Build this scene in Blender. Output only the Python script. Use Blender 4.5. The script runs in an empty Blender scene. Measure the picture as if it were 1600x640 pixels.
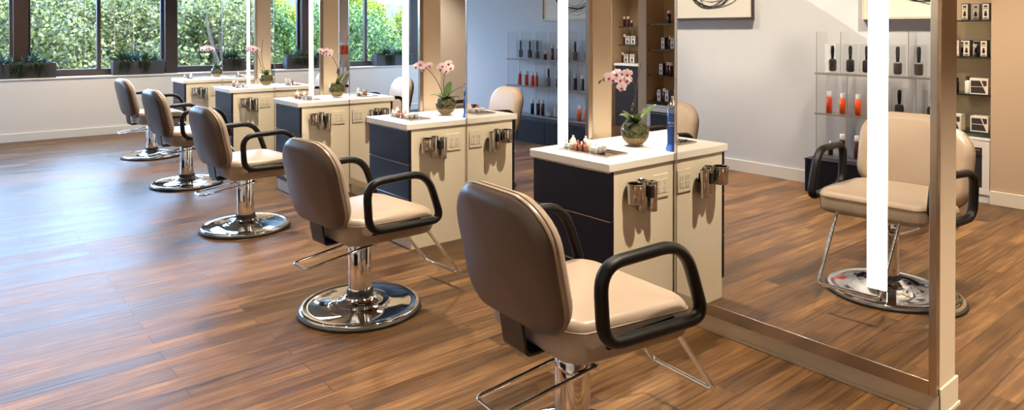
import bpy, math, random
import numpy as np
from mathutils import Vector, Matrix, Euler

random.seed(7)
rng = np.random.default_rng(7)
scene = bpy.context.scene
COL = scene.collection
PI = math.pi
R = math.radians

# ---------------------------------------------------------------- materials
def lin(c):
    c = c / 255.0
    return c / 12.92 if c <= 0.04045 else ((c + 0.055) / 1.055) ** 2.4
def S(r, g, b, a=1.0):
    return (lin(r), lin(g), lin(b), a)

def node_mat(name):
    m = bpy.data.materials.new(name)
    m.use_nodes = True
    nt = m.node_tree
    nt.nodes.clear()
    out = nt.nodes.new('ShaderNodeOutputMaterial')
    return m, nt, out

def pmat(name, col, rough=0.5, metal=0.0, var=0.06, scale=12.0, bump=0.0, bscale=200.0, coat=0.0, stretch=None, spec=0.5, contrast=0.0):
    """Principled surface with a gentle procedural tone variation and an optional fine bump."""
    m, nt, out = node_mat(name)
    N = nt.nodes.new
    L = nt.links.new
    p = N('ShaderNodeBsdfPrincipled')
    p.inputs['Roughness'].default_value = rough
    p.inputs['Metallic'].default_value = metal
    p.inputs['Coat Weight'].default_value = coat
    p.inputs['Coat Roughness'].default_value = 0.08
    p.inputs['Specular IOR Level'].default_value = spec
    tc = N('ShaderNodeTexCoord')
    mp = N('ShaderNodeMapping')
    if stretch: mp.inputs['Scale'].default_value = stretch
    L(tc.outputs['Object'], mp.inputs['Vector'])
    nz = N('ShaderNodeTexNoise')
    nz.inputs['Scale'].default_value = scale
    nz.inputs['Detail'].default_value = 4
    L(mp.outputs['Vector'], nz.inputs['Vector'])
    ramp = N('ShaderNodeMixRGB')
    ramp.inputs[1].default_value = tuple(c * (1 - var) for c in col[:3]) + (1,)
    ramp.inputs[2].default_value = tuple(min(1, c * (1 + var)) for c in col[:3]) + (1,)
    if contrast > 0:
        cm = N('ShaderNodeMapRange'); cm.inputs['From Min'].default_value = 0.5 - contrast; cm.inputs['From Max'].default_value = 0.5 + contrast
        L(nz.outputs['Fac'], cm.inputs['Value']); L(cm.outputs[0], ramp.inputs[0])
    else:
        L(nz.outputs['Fac'], ramp.inputs[0])
    L(ramp.outputs[0], p.inputs['Base Color'])
    if bump > 0:
        n2 = N('ShaderNodeTexNoise')
        n2.inputs['Scale'].default_value = bscale
        n2.inputs['Detail'].default_value = 3
        L(mp.outputs['Vector'], n2.inputs['Vector'])
        b = N('ShaderNodeBump')
        b.inputs['Strength'].default_value = bump
        b.inputs['Distance'].default_value = 0.002
        L(n2.outputs['Fac'], b.inputs['Height'])
        L(b.outputs['Normal'], p.inputs['Normal'])
    L(p.outputs[0], out.inputs[0])
    return m

def thin_glass(name, tint=(1, 1, 1, 1), refl=1.0, rough=0.0, edge=None):
    """Thin clear sheet: see-through straight on, mirror-like at a glancing angle."""
    m, nt, out = node_mat(name)
    N = nt.nodes.new
    L = nt.links.new
    t = N('ShaderNodeBsdfTransparent'); t.inputs[0].default_value = tint
    g = N('ShaderNodeBsdfGlossy'); g.inputs['Roughness'].default_value = rough
    fr = N('ShaderNodeFresnel'); fr.inputs[0].default_value = 1.45
    ge = N('ShaderNodeNewGeometry')
    mr = N('ShaderNodeMapRange'); mr.inputs['To Min'].default_value = 1.45; mr.inputs['To Max'].default_value = 1 / 1.45
    L(ge.outputs['Backfacing'], mr.inputs['Value']); L(mr.outputs[0], fr.inputs[0])
    mu = N('ShaderNodeMath'); mu.operation = 'MULTIPLY'; mu.inputs[1].default_value = refl
    L(fr.outputs[0], mu.inputs[0])
    mx = N('ShaderNodeMixShader')
    L(mu.outputs[0], mx.inputs[0]); L(t.outputs[0], mx.inputs[1]); L(g.outputs[0], mx.inputs[2])
    L(mx.outputs[0], out.inputs[0])
    return m

def emit_mat(name, col, strength):
    m, nt, out = node_mat(name)
    e = nt.nodes.new('ShaderNodeEmission')
    e.inputs[0].default_value = col
    e.inputs[1].default_value = strength
    nt.links.new(e.outputs[0], out.inputs[0])
    return m

def floor_mat():
    m, nt, out = node_mat('wood_plank_floor')
    N = nt.nodes.new
    L = nt.links.new
    p = N('ShaderNodeBsdfPrincipled')
    tc = N('ShaderNodeTexCoord')
    mp = N('ShaderNodeMapping')
    L(tc.outputs['Object'], mp.inputs['Vector'])
    br = N('ShaderNodeTexBrick')
    br.offset = 0.37; br.offset_frequency = 2
    br.inputs['Scale'].default_value = 1.0
    br.inputs['Brick Width'].default_value = 1.22
    br.inputs['Row Height'].default_value = 0.105
    br.inputs['Mortar Size'].default_value = 0.0018
    br.inputs['Mortar Smooth'].default_value = 0.2
    br.inputs['Bias'].default_value = 0.0
    br.inputs['Color1'].default_value = (0, 0, 0, 1)
    br.inputs['Color2'].default_value = (1, 1, 1, 1)
    br.inputs['Mortar'].default_value = (0.5, 0.5, 0.5, 1)
    L(mp.outputs['Vector'], br.inputs['Vector'])
    # grain: noise drawn out along the planks, shifted per plank
    shift = N('ShaderNodeVectorMath'); shift.operation = 'MULTIPLY_ADD'
    comb = N('ShaderNodeCombineXYZ')
    L(br.outputs['Color'], comb.inputs[0]); L(br.outputs['Color'], comb.inputs[2])
    L(comb.outputs[0], shift.inputs[0])
    shift.inputs[1].default_value = (7.3, 3.1, 5.7)
    L(mp.outputs['Vector'], shift.inputs[2])
    m1 = N('ShaderNodeMapping'); m1.inputs['Scale'].default_value = (1.5, 34, 1)
    L(shift.outputs[0], m1.inputs['Vector'])
    g1 = N('ShaderNodeTexNoise'); g1.inputs['Scale'].default_value = 1.6; g1.inputs['Detail'].default_value = 7; g1.inputs['Roughness'].default_value = 0.62
    L(m1.outputs[0], g1.inputs['Vector'])
    m2 = N('ShaderNodeMapping'); m2.inputs['Scale'].default_value = (2.2, 6.5, 1)
    L(shift.outputs[0], m2.inputs['Vector'])
    g2 = N('ShaderNodeTexNoise'); g2.inputs['Scale'].default_value = 1.3; g2.inputs['Detail'].default_value = 5; g2.inputs['Distortion'].default_value = 0.8
    L(m2.outputs[0], g2.inputs['Vector'])
    a = N('ShaderNodeMath'); a.operation = 'MULTIPLY_ADD'
    L(g1.outputs['Fac'], a.inputs[0]); a.inputs[1].default_value = 0.55
    b = N('ShaderNodeMath'); b.operation = 'MULTIPLY'
    L(g2.outputs['Fac'], b.inputs[0]); b.inputs[1].default_value = 0.26
    L(b.outputs[0], a.inputs[2])
    c = N('ShaderNodeMath'); c.operation = 'MULTIPLY_ADD'
    L(br.outputs['Color'], c.inputs[0]); c.inputs[1].default_value = 0.19
    L(a.outputs[0], c.inputs[2])
    cr = N('ShaderNodeValToRGB')
    e = cr.color_ramp.elements
    e[0].position = 0.30; e[0].color = FLOOR_RAMP[0]
    e[1].position = 0.69; e[1].color = FLOOR_RAMP[3]
    x = e.new(0.43); x.color = FLOOR_RAMP[1]
    x = e.new(0.56); x.color = FLOOR_RAMP[2]
    L(c.outputs[0], cr.inputs[0])
    # plank joints
    jm = N('ShaderNodeMixRGB'); jm.blend_type = 'MULTIPLY'
    inv = N('ShaderNodeMath'); inv.operation = 'MULTIPLY'; inv.inputs[1].default_value = 0.8
    L(br.outputs['Fac'], inv.inputs[0]); L(inv.outputs[0], jm.inputs[0])
    L(cr.outputs[0], jm.inputs[1]); jm.inputs[2].default_value = (0.15, 0.1, 0.08, 1)
    L(jm.outputs[0], p.inputs['Base Color'])
    rr = N('ShaderNodeMapRange')
    rr.inputs['To Min'].default_value = 0.24; rr.inputs['To Max'].default_value = 0.46
    ra = N('ShaderNodeMath'); ra.operation = 'MULTIPLY_ADD'
    L(br.outputs['Color'], ra.inputs[0]); ra.inputs[1].default_value = 0.45
    L(g1.outputs['Fac'], ra.inputs[2])
    L(ra.outputs[0], rr.inputs['Value'])
    L(rr.outputs[0], p.inputs['Roughness'])
    bp = N('ShaderNodeBump'); bp.inputs['Strength'].default_value = 0.5; bp.inputs['Distance'].default_value = 0.004
    ms = N('ShaderNodeMath'); ms.operation = 'MULTIPLY_ADD'
    L(br.outputs['Fac'], ms.inputs[0]); ms.inputs[1].default_value = -0.4
    L(g1.outputs['Fac'], ms.inputs[2])
    L(ms.outputs[0], bp.inputs['Height'])
    L(bp.outputs[0], p.inputs['Normal'])
    p.inputs['Specular IOR Level'].default_value = 0.28
    L(p.outputs[0], out.inputs[0])
    return m

def leaf_mat(name, c1, c2, c3, trans=0.4, rough=0.5):
    """Foliage: colour differs leaf by leaf."""
    m, nt, out = node_mat(name)
    N = nt.nodes.new
    L = nt.links.new
    ge = N('ShaderNodeNewGeometry')
    cr = N('ShaderNodeValToRGB')
    e = cr.color_ramp.elements
    e[0].position = 0.0; e[0].color = c1
    e[1].position = 1.0; e[1].color = c3
    x = e.new(0.55); x.color = c2
    L(ge.outputs['Random Per Island'], cr.inputs[0])
    d = N('ShaderNodeBsdfPrincipled'); d.inputs['Roughness'].default_value = rough
    L(cr.outputs[0], d.inputs['Base Color'])
    t = N('ShaderNodeBsdfTranslucent'); L(cr.outputs[0], t.inputs[0])
    mx = N('ShaderNodeMixShader'); mx.inputs[0].default_value = trans
    L(d.outputs[0], mx.inputs[1]); L(t.outputs[0], mx.inputs[2])
    L(mx.outputs[0], out.inputs[0])
    return m

FLOOR_RAMP = [S(38, 25, 15), S(69, 48, 29), S(93, 66, 40), S(126, 93, 58)]

M = {}
M['floor'] = floor_mat()
M['ceiling'] = pmat('grey_ceiling_paint', S(132, 127, 120), 0.9)
M['wall_grey'] = pmat('pale_blue_grey_wall_paint', S(202, 206, 214), 0.75, var=0.02, bump=0.05, bscale=90)
M['wall_tan'] = pmat('tan_wall_paint', S(192, 168, 140), 0.75, var=0.02, bump=0.05, bscale=90)
M['wall_white'] = pmat('white_wall_paint', S(222, 216, 210), 0.7, var=0.02, bump=0.04, bscale=90)
M['partition'] = pmat('beige_partition_paint', S(222, 206, 184), 0.6, var=0.02, bump=0.04, bscale=120)
M['base_cream'] = pmat('cream_baseboard', S(226, 216, 196), 0.45, var=0.02)
M['base_white'] = pmat('white_baseboard', S(222, 218, 212), 0.45, var=0.02)
M['mirror'] = pmat('silvered_mirror_glass', (0.93, 0.935, 0.935, 1), 0.0, 1.0, var=0.0)
M['steel'] = pmat('brushed_steel_frame', S(192, 184, 176), 0.22, 1.0, var=0.05, scale=30, stretch=(1, 1, 30))
M['chrome'] = pmat('polished_chrome', (0.83, 0.83, 0.84, 1), 0.05, 1.0, var=0.01)
M['cup'] = pmat('polished_steel_cup', (0.56, 0.55, 0.54, 1), 0.09, 1.0, var=0.02)
M['strip'] = emit_mat('frosted_lamp_glow', (1.0, 0.86, 0.62, 1), 9.0)
M['cream'] = pmat('cream_laminate', S(240, 228, 204), 0.22, var=0.015, coat=0.3)
M['counter'] = pmat('white_solid_surface', S(240, 235, 226), 0.28, var=0.015)
M['navy'] = pmat('dark_navy_wood_veneer', S(17, 15, 30), 0.42, spec=0.25, var=0.25, scale=3, stretch=(20, 20, 1.2), bump=0.15, bscale=8)
M['plinth'] = pmat('white_plinth', S(222, 216, 210), 0.4, var=0.02)
M['vinyl'] = pmat('taupe_vinyl', S(162, 145, 129), 0.36, var=0.04, scale=8, bump=0.08, bscale=420)
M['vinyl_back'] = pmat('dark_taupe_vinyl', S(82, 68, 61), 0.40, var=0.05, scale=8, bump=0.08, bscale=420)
M['piping'] = pmat('taupe_piping', S(140, 118, 98), 0.4)
M['arm'] = pmat('black_urethane', S(12, 10, 10), 0.38, var=0.1, spec=0.25, bump=0.25, bscale=700)
M['black'] = pmat('black_painted_steel', S(20, 19, 22), 0.32, var=0.08)
M['rubber'] = pmat('black_rubber', S(18, 17, 17), 0.6)
M['outlet'] = pmat('ivory_plastic', S(232, 222, 200), 0.35, var=0.01)
M['slot'] = pmat('dark_slot', S(60, 48, 40), 0.6)
M['pane'] = thin_glass('window_pane', (0.97, 0.985, 0.98, 1), 0.55)
M['acrylic'] = thin_glass('clear_acrylic', (0.975, 0.975, 0.972, 1), 0.7)
M['acrylic_edge'] = pmat('acrylic_cut_edge', S(150, 144, 138), 0.2, var=0.02)
M['bowl'] = thin_glass('clear_bowl_glass', (0.93, 0.95, 0.93, 1), 1.0)
M['shelf_glass'] = thin_glass('smoked_shelf_glass', (0.62, 0.68, 0.65, 1), 0.8)
M['shelf_edge'] = pmat('dark_glass_edge', S(30, 36, 34), 0.15)
M['frame_brown'] = pmat('dark_bronze_window_frame', S(66, 52, 46), 0.5, var=0.08)
M['post_brown'] = pmat('dark_brown_wood_post', S(52, 33, 26), 0.5, var=0.15, stretch=(8, 8, 0.8))
M['planter'] = pmat('charcoal_planter', S(58, 55, 60), 0.5, var=0.05)
M['soil'] = pmat('dark_potting_soil', S(44, 34, 26), 0.95, var=0.4, scale=60, bump=0.8, bscale=60)
M['moss'] = pmat('green_moss', S(58, 58, 30), 0.95, var=0.92, contrast=0.09, scale=55, bump=1.0, bscale=90)
M['sand'] = pmat('pale_sand', S(150, 128, 98), 0.9, var=0.4, contrast=0.12, scale=110, bump=0.6, bscale=200)
M['leaf'] = pmat('orchid_leaf', S(62, 84, 40), 0.35, var=0.3, scale=14)
M['leaf_dark'] = pmat('dark_orchid_leaf', S(44, 58, 32), 0.35, var=0.3, scale=14)
M['stem'] = pmat('dark_orchid_stem', S(58, 50, 36), 0.5, var=0.2)
M['petal'] = pmat('pink_petal', S(248, 226, 234), 0.5, var=0.12, scale=60)
M['lip'] = pmat('magenta_lip', S(122, 22, 58), 0.5, var=0.15, scale=80)
M['succulent'] = pmat('blue_green_succulent', S(96, 128, 118), 0.5, var=0.35, scale=20)
M['succulent_dark'] = pmat('dark_green_succulent', S(62, 88, 54), 0.5, var=0.35, scale=20)
M['vine'] = pmat('dark_trailing_vine', S(52, 66, 36), 0.6, var=0.4, scale=20)
M['bark'] = pmat('tree_bark', S(70, 58, 46), 0.9, var=0.3, scale=8, bump=0.5, bscale=20)
M['bark_pale'] = pmat('pale_tree_bark', S(150, 140, 120), 0.9, var=0.3, scale=8, bump=0.5, bscale=20)
M['white_plastic'] = pmat('white_plastic', S(236, 232, 228), 0.3, var=0.01)
M['rose_plastic'] = pmat('rose_plastic', S(176, 110, 88), 0.3, var=0.03)
M['brown_plastic'] = pmat('brown_plastic', S(96, 50, 34), 0.3, var=0.03)
M['clear_plastic'] = pmat('milky_plastic', S(226, 226, 230), 0.15, var=0.01)
M['orange'] = pmat('orange_shampoo', S(226, 92, 34), 0.25, var=0.05)
M['red'] = pmat('red_shampoo', S(206, 70, 48), 0.25, var=0.05)
M['maroon'] = pmat('maroon_bottle', S(70, 28, 30), 0.22, var=0.05)
M['black_bottle'] = pmat('black_bottle', S(24, 20, 22), 0.25, var=0.05)
M['grey_metal'] = pmat('grey_brush_barrel', S(120, 112, 106), 0.35, 0.6, var=0.35, scale=90)
M['bristle'] = pmat('black_bristles', S(26, 24, 26), 0.7, var=0.5, scale=120, bump=0.8, bscale=160)
M['brown_wood'] = pmat('dark_brush_wood', S(60, 44, 34), 0.4, var=0.15)
M['carton'] = pmat('dark_carton', S(52, 46, 46), 0.45, var=0.06)
M['carton_grey'] = pmat('grey_carton', S(120, 112, 104), 0.45, var=0.06)
M['carton_white'] = pmat('white_carton_print', S(226, 216, 200), 0.45, var=0.03)
M['paper'] = pmat('white_art_paper', S(238, 235, 226), 0.8, var=0.01)
M['ink'] = pmat('black_ink', S(34, 32, 34), 0.8)
M['frame_wood'] = pmat('dark_picture_frame', S(44, 36, 32), 0.4, var=0.1)
M['frame_pale'] = pmat('pale_wood_picture_frame', S(206, 196, 180), 0.4, var=0.06)
M['blue_liquid'] = pmat('blue_disinfectant', S(10, 84, 186), 0.1, var=0.05, coat=0.6)
M['jar_clear'] = thin_glass('clear_jar_glass', (0.8, 0.86, 0.92, 1), 1.0)
M['tray'] = pmat('steel_tray', S(170, 160, 150), 0.25, 1.0, var=0.05)
M['ground'] = pmat('summer_grass', S(84, 88, 44), 0.95, var=0.4, scale=1.5, bump=0.5, bscale=8)
M['hill'] = pmat('wooded_slope', S(70, 76, 36), 0.95, var=0.6, scale=2.2, bump=1.0, bscale=4)
M['tan_plate'] = pmat('dark_appliance_door', S(30, 26, 26), 0.7, var=0.05)

# ---------------------------------------------------------------- mesh helpers
class MB:
    def __init__(self):
        self.v = []; self.f = []
    def add(self, vs, fs):
        b = len(self.v)
        self.v.extend([tuple(v) for v in vs])
        self.f.extend([tuple(i + b for i in f) for f in fs])
        return self
    def box(self, x0, x1, y0, y1, z0, z1):
        vs = [(x0, y0, z0), (x1, y0, z0), (x1, y1, z0), (x0, y1, z0), (x0, y0, z1), (x1, y0, z1), (x1, y1, z1), (x0, y1, z1)]
        return self.add(vs, [(0, 3, 2, 1), (4, 5, 6, 7), (0, 1, 5, 4), (1, 2, 6, 5), (2, 3, 7, 6), (3, 0, 4, 7)])
    def tube(self, pts, r, n=10, closed=False, r2=None, flat=None):
        """Round bar along pts; r may be a list; flat=(ax, bx) squashes the section."""
        pts = [Vector(p) for p in pts]
        k = len(pts)
        rs = r if isinstance(r, (list, tuple)) else [r] * k
        tang = []
        for i in range(k):
            if closed: t = pts[(i + 1) % k] - pts[i - 1]
            else: t = pts[min(i + 1, k - 1)] - pts[max(i - 1, 0)]
            tang.append(t.normalized())
        up = Vector((0, 0, 1)) if abs(tang[0].z) < 0.9 else Vector((0, 1, 0))
        if flat: up = Vector(flat[2])
        nrm = (up - tang[0] * up.dot(tang[0])).normalized()
        vs = []
        for i in range(k):
            nrm = (nrm - tang[i] * nrm.dot(tang[i])).normalized()
            bn = tang[i].cross(nrm)
            fa, fb = (flat[0], flat[1]) if flat else (1, 1)
            for j in range(n):
                a = 2 * PI * j / n
                vs.append(pts[i] + (nrm * math.cos(a) * fa + bn * math.sin(a) * fb) * rs[i])
        fs = []
        for i in range(k if closed else k - 1):
            i2 = (i + 1) % k
            for j in range(n):
                j2 = (j + 1) % n
                fs.append((i * n + j, i * n + j2, i2 * n + j2, i2 * n + j))
        if not closed:
            fs.append(tuple(range(n - 1, -1, -1)))
            fs.append(tuple((k - 1) * n + j for j in range(n)))
        return self.add(vs, fs)
    def lathe(self, prof, c=(0, 0, 0), n=32):
        vs = []; fs = []; idx = []
        for (r, z) in prof:
            if r < 1e-6:
                idx.append([len(vs)]); vs.append((c[0], c[1], c[2] + z))
            else:
                s = len(vs)
                idx.append(list(range(s, s + n)))
                for j in range(n):
                    a = 2 * PI * j / n
                    vs.append((c[0] + r * math.cos(a), c[1] + r * math.sin(a), c[2] + z))
        for i in range(len(prof) - 1):
            A, B = idx[i], idx[i + 1]
            for j in range(n):
                j2 = (j + 1) % n
                if len(A) == 1 and len(B) == 1: continue
                if len(A) == 1: fs.append((A[0], B[j2], B[j]))
                elif len(B) == 1: fs.append((A[j], A[j2], B[0]))
                else: fs.append((A[j], A[j2], B[j2], B[j]))
        if len(idx[0]) > 1: fs.append(tuple(reversed(idx[0])))
        if len(idx[-1]) > 1: fs.append(tuple(idx[-1]))
        return self.add(vs, fs)
    def xform(self, mat):
        self.v = [tuple(mat @ Vector(v)) for v in self.v]
        return self
    def build(self, name, mat, parent=None, bevel=0.0, seg=2, flat=False, ang=38, fixn=True):
        me = bpy.data.meshes.new(name)
        me.from_pydata(self.v, [], self.f)
        me.materials.append(mat)
        if fixn:
            import bmesh
            bm = bmesh.new(); bm.from_mesh(me)
            bmesh.ops.recalc_face_normals(bm, faces=bm.faces)
            bm.to_mesh(me); bm.free()
        if not flat:
            me.polygons.foreach_set('use_smooth', [True] * len(me.polygons))
            me.set_sharp_from_angle(angle=R(ang))
        me.update()
        o = bpy.data.objects.new(name, me)
        COL.objects.link(o)
        if parent: o.parent = parent
        if bevel > 0:
            b = o.modifiers.new('bevel', 'BEVEL')
            b.width = bevel; b.segments = seg; b.limit_method = 'ANGLE'; b.angle_limit = R(40)
            b.harden_normals = False
        return o

def rounded(pts, r, seg=6, closed=False):
    """Replace each corner of a polyline by an arc."""
    pts = [Vector(p) for p in pts]
    k = len(pts); out = []
    for i in range(k):
        if not closed and i in (0, k - 1):
            out.append(pts[i]); continue
        p, a, b = pts[i], pts[i - 1], pts[(i + 1) % k]
        rr = r[i] if isinstance(r, (list, tuple)) else r
        u = (a - p); v = (b - p)
        d = min(rr, u.length * 0.48, v.length * 0.48)
        s = p + u.normalized() * d; e = p + v.normalized() * d
        for j in range(seg + 1):
            t = j / seg
            out.append(s * (1 - t) ** 2 + p * 2 * t * (1 - t) + e * t * t)
    return out

def pillow(W, H, T, rt, rb, e, bulge, fn, nc=8):
    """Upholstered slab: rounded outline W x H (top radius rt, bottom radius rb), thickness T, edge radius e, crowned faces."""
    ol = []
    def arc(cx, cy, r, a0):
        for j in range(nc + 1):
            a = a0 + PI / 2 * j / nc
            ol.append((cx + r * math.cos(a), cy + r * math.sin(a)))
    arc(W / 2 - rt, H / 2 - rt, rt, 0); arc(-W / 2 + rt, H / 2 - rt, rt, PI / 2)
    arc(-W / 2 + rb, -H / 2 + rb, rb, PI); arc(W / 2 - rb, -H / 2 + rb, rb, 1.5 * PI)
    rings = []
    for i in range(6):                       # from the middle of the front face outwards
        pass
    fr = [(s, T / 2 + bulge * (1 - s * s)) for s in (0.25, 0.5, 0.75, 0.92)]
    def ins(d): return ((W - 2 * d) / W, (H - 2 * d) / H)
    for s, d in fr:
        a, b = ins(e); rings.append((a * s, b * s, d))
    for j in range(6, -1, -1):
        ph = PI / 2 * j / 6
        a, b = ins(e * (1 - math.cos(ph))); rings.append((a, b, T / 2 - e + e * math.sin(ph)))
    back = [(a, b, -d) for a, b, d in reversed(rings)]
    rings += back
    vs = []; fs = []; n = len(ol)
    for a, b, d in rings:
        for (u, v) in ol: vs.append(fn(u * a, v * b, d))
    for i in range(len(rings) - 1):
        for j in range(n):
            j2 = (j + 1) % n
            fs.append((i * n + j, i * n + j2, (i + 1) * n + j2, (i + 1) * n + j))
    c0 = len(vs); vs.append(fn(0, 0, T / 2 + bulge)); vs.append(fn(0, 0, -T / 2 - bulge))
    for j in range(n):
        j2 = (j + 1) % n
        fs.append((c0, j2, j)); m = (len(rings) - 1) * n; fs.append((c0 + 1, m + j, m + j2))
    seam = [fn(u, v, T / 2 - e * 0.9) for (u, v) in ol]
    seam2 = [fn(u, v, -T / 2 + e * 0.9) for (u, v) in ol]
    return vs, fs, seam, seam2

def empty(name, loc=(0, 0, 0), rz=0.0):
    o = bpy.data.objects.new(name, None)
    o.empty_display_size = 0.1
    COL.objects.link(o)
    o.location = loc; o.rotation_euler = (0, 0, rz)
    return o

def tag(o, label=None, cat=None, group=None, kind=None):
    if label: o['label'] = label
    if cat: o['category'] = cat
    if group: o['group'] = group
    if kind: o['kind'] = kind
    return o

def struct(name, mb, mat, parent=None, **k):
    o = mb.build(name, mat, parent, **k)
    if parent is None: o['kind'] = 'structure'
    return o

KIDS = {}
def children(o):
    return [c for c in COL.objects if c.parent == o]
def copy_tree(o, loc=None, rz=None, label=None, group=None, parent=None):
    c = o.copy(); COL.objects.link(c)
    if parent: c.parent = parent
    if loc is not None: c.location = loc
    if rz is not None: c.rotation_euler = (0, 0, rz)
    if label: c['label'] = label
    if group: c['group'] = group
    for ch in children_cached(o): copy_tree(ch, parent=c)
    return c
_cc = {}
def children_cached(o):
    if o.name not in _cc: _cc[o.name] = [c for c in o.children]
    return _cc[o.name]

ORD = ['first', 'second', 'third', 'fourth', 'fifth', 'sixth', 'seventh', 'eighth', 'ninth', 'tenth', 'eleventh', 'twelfth', 'thirteenth', 'fourteenth']

# ---------------------------------------------------------------- layout constants (metres)
STEP = 1.797
H_CTR = 0.833
XP0, XP1 = 2.864, 3.025           # faces of the free-standing mirror partitions
XM = 2.836                        # mirror glass plane
PY0, PY1 = 1.001, 2.200           # near and far end of the first partition
WIN_Y = 11.25
CEIL = 3.05

# ---------------------------------------------------------------- room shell
struct('floor', MB().box(-3.6, 10.0, -3.6, 11.3, -0.05, 0.0), M['floor'])
struct('ceiling', MB().box(-3.6, 10.0, -3.6, 11.9, CEIL, CEIL + 0.1), M['ceiling'])
struct('wall_left', MB().box(-0.82, -0.70, -3.6, 9.2, 0, CEIL), M['wall_grey'])
struct('wall_alcove', MB().box(-3.6, -0.8205, 9.08, 9.2, 0, CEIL), M['wall_white'])
struct('wall_back', MB().box(-0.69, 10.0, -3.6, -3.48, 0, CEIL), M['wall_tan'])
struct('baseboard_left', MB().box(-0.699, -0.682, -3.47, 9.2, 0, 0.118), M['base_white'], bevel=0.003)
# window wall
struct('wall_window', MB().box(-3.6, 5.33, WIN_Y, 11.65, 0, 0.80), M['wall_white'])
struct('wall_window_side', MB().box(5.331, 8.2, WIN_Y, 11.65, 0, CEIL), M['wall_white'])
struct('wall_window_header', MB().box(-3.6, 5.33, 11.36, 11.65, 2.95, CEIL), M['wall_white'])
struct('trim_window_sill', MB().box(-3.5, 5.32, WIN_Y - 0.012, 11.64, 0.801, 0.822), M['base_white'], bevel=0.003)
struct('baseboard_window', MB().box(-3.5, 8.0, WIN_Y - 0.016, WIN_Y - 0.001, 0, 0.11), M['base_white'], bevel=0.003)
posts = [-3.05, -1.21, 0.876, 2.706, 4.53]
for i, px in enumerate(posts):
    struct('trim_window_post_%d' % (i + 1), MB().box(px - 0.08, px + 0.08, 11.36, 11.60, 0.823, 2.949), M['post_brown'], bevel=0.004)
struct('trim_window_post_6', MB().box(5.235, 5.33, 11.36, 11.60, 0.823, 2.949), M['post_brown'], bevel=0.004)
thin = [-2.13, -0.27, 1.788, 3.618]
lefts = posts[:4]; rights = posts[1:5]
def window(n, x0, x1, xt):
    f = MB()
    y0, y1 = 11.47, 11.54
    f.box(x0, x1, y0, y1, 0.823, 0.915); f.box(x0, x1, y0, y1, 2.88, 2.948)
    f.box(x0, x0 + 0.035, y0, y1, 0.915, 2.88); f.box(x1 - 0.035, x1, y0, y1, 0.915, 2.88)
    if xt: f.box(xt - 0.024, xt + 0.024, y0 - 0.012, y1, 0.915, 2.88)
    w = struct('window_%d' % n, f, M['frame_brown'], bevel=0.003)
    g = MB()
    for a, b in ([(x0 + 0.034, xt - 0.023), (xt + 0.023, x1 - 0.034)] if xt else [(x0 + 0.034, x1 - 0.034)]):
        g.box(a, b, 11.502, 11.508, 0.914, 2.881)
    g.build('pane', M['pane'], w)
for i in range(4):
    window(i + 1, lefts[i] + 0.081, rights[i] - 0.081, thin[i])
window(5, 4.611, 5.234, None)
# alcove side window, out of view, put in and sized for daylight from the left
struct('wall_alcove_side', MB().box(-3.6, -3.5, 9.2, 11.25, 0, 1.15), M['wall_white'])
struct('wall_alcove_header', MB().box(-3.6, -3.5, 9.2, 11.25, 2.40, CEIL), M['wall_white'])
f = MB()
for a, b in ((9.2, 9.26), (10.2, 10.25), (11.19, 11.25)): f.box(-3.57, -3.52, a, b, 1.151, 2.399)
w = struct('window_6', f, M['frame_brown'])
MB().box(-3.548, -3.542, 9.2, 11.25, 1.151, 2.399).build('pane', M['pane'], w)

# right-hand wall with two shelf niches, and the wall further back
XR = 6.76; NB = 7.10
def wallx(name, y0, y1, mat=M['wall_tan']):
    struct(name, MB().box(XR, NB + 0.12, y0, y1, 0, CEIL), mat)
N1 = (1.985, 3.26); N2 = (4.40, 5.68)
wallx('wall_right_near', -3.47, N1[0]); wallx('wall_right_middle', N1[1], N2[0]); wallx('wall_right_end', N2[1], 5.81)
for nm, (a, b) in (('wall_right_recess_near', N1), ('wall_right_recess_far', N2)):
    struct(nm, MB().box(NB, NB + 0.12, a + 0.001, b - 0.001, 0, CEIL), M['wall_tan'])
for nm, a, b in (('baseboard_right_near', -3.47, N1[0]), ('baseboard_right_middle', N1[1], N2[0]), ('baseboard_right_end', N2[1], 5.81)):
    struct(nm, MB().box(XR - 0.016, XR - 0.001, a, b, 0, 0.114), M['base_cream'], bevel=0.003)
struct('wall_rear_near', MB().box(8.0, 8.52, 7.401, 11.24, 0, CEIL), M['wall_tan'])
struct('wall_rear_recess', MB().box(8.40, 8.52, 5.82, 7.40, 0, CEIL), M['wall_tan'])
struct('wall_rear_return', MB().box(7.23, 8.52, 5.69, 5.81, 0, CEIL), M['wall_tan'])
struct('baseboard_rear', MB().box(7.984, 7.999, 7.40, 11.23, 0, 0.114), M['base_cream'], bevel=0.003)

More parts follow.
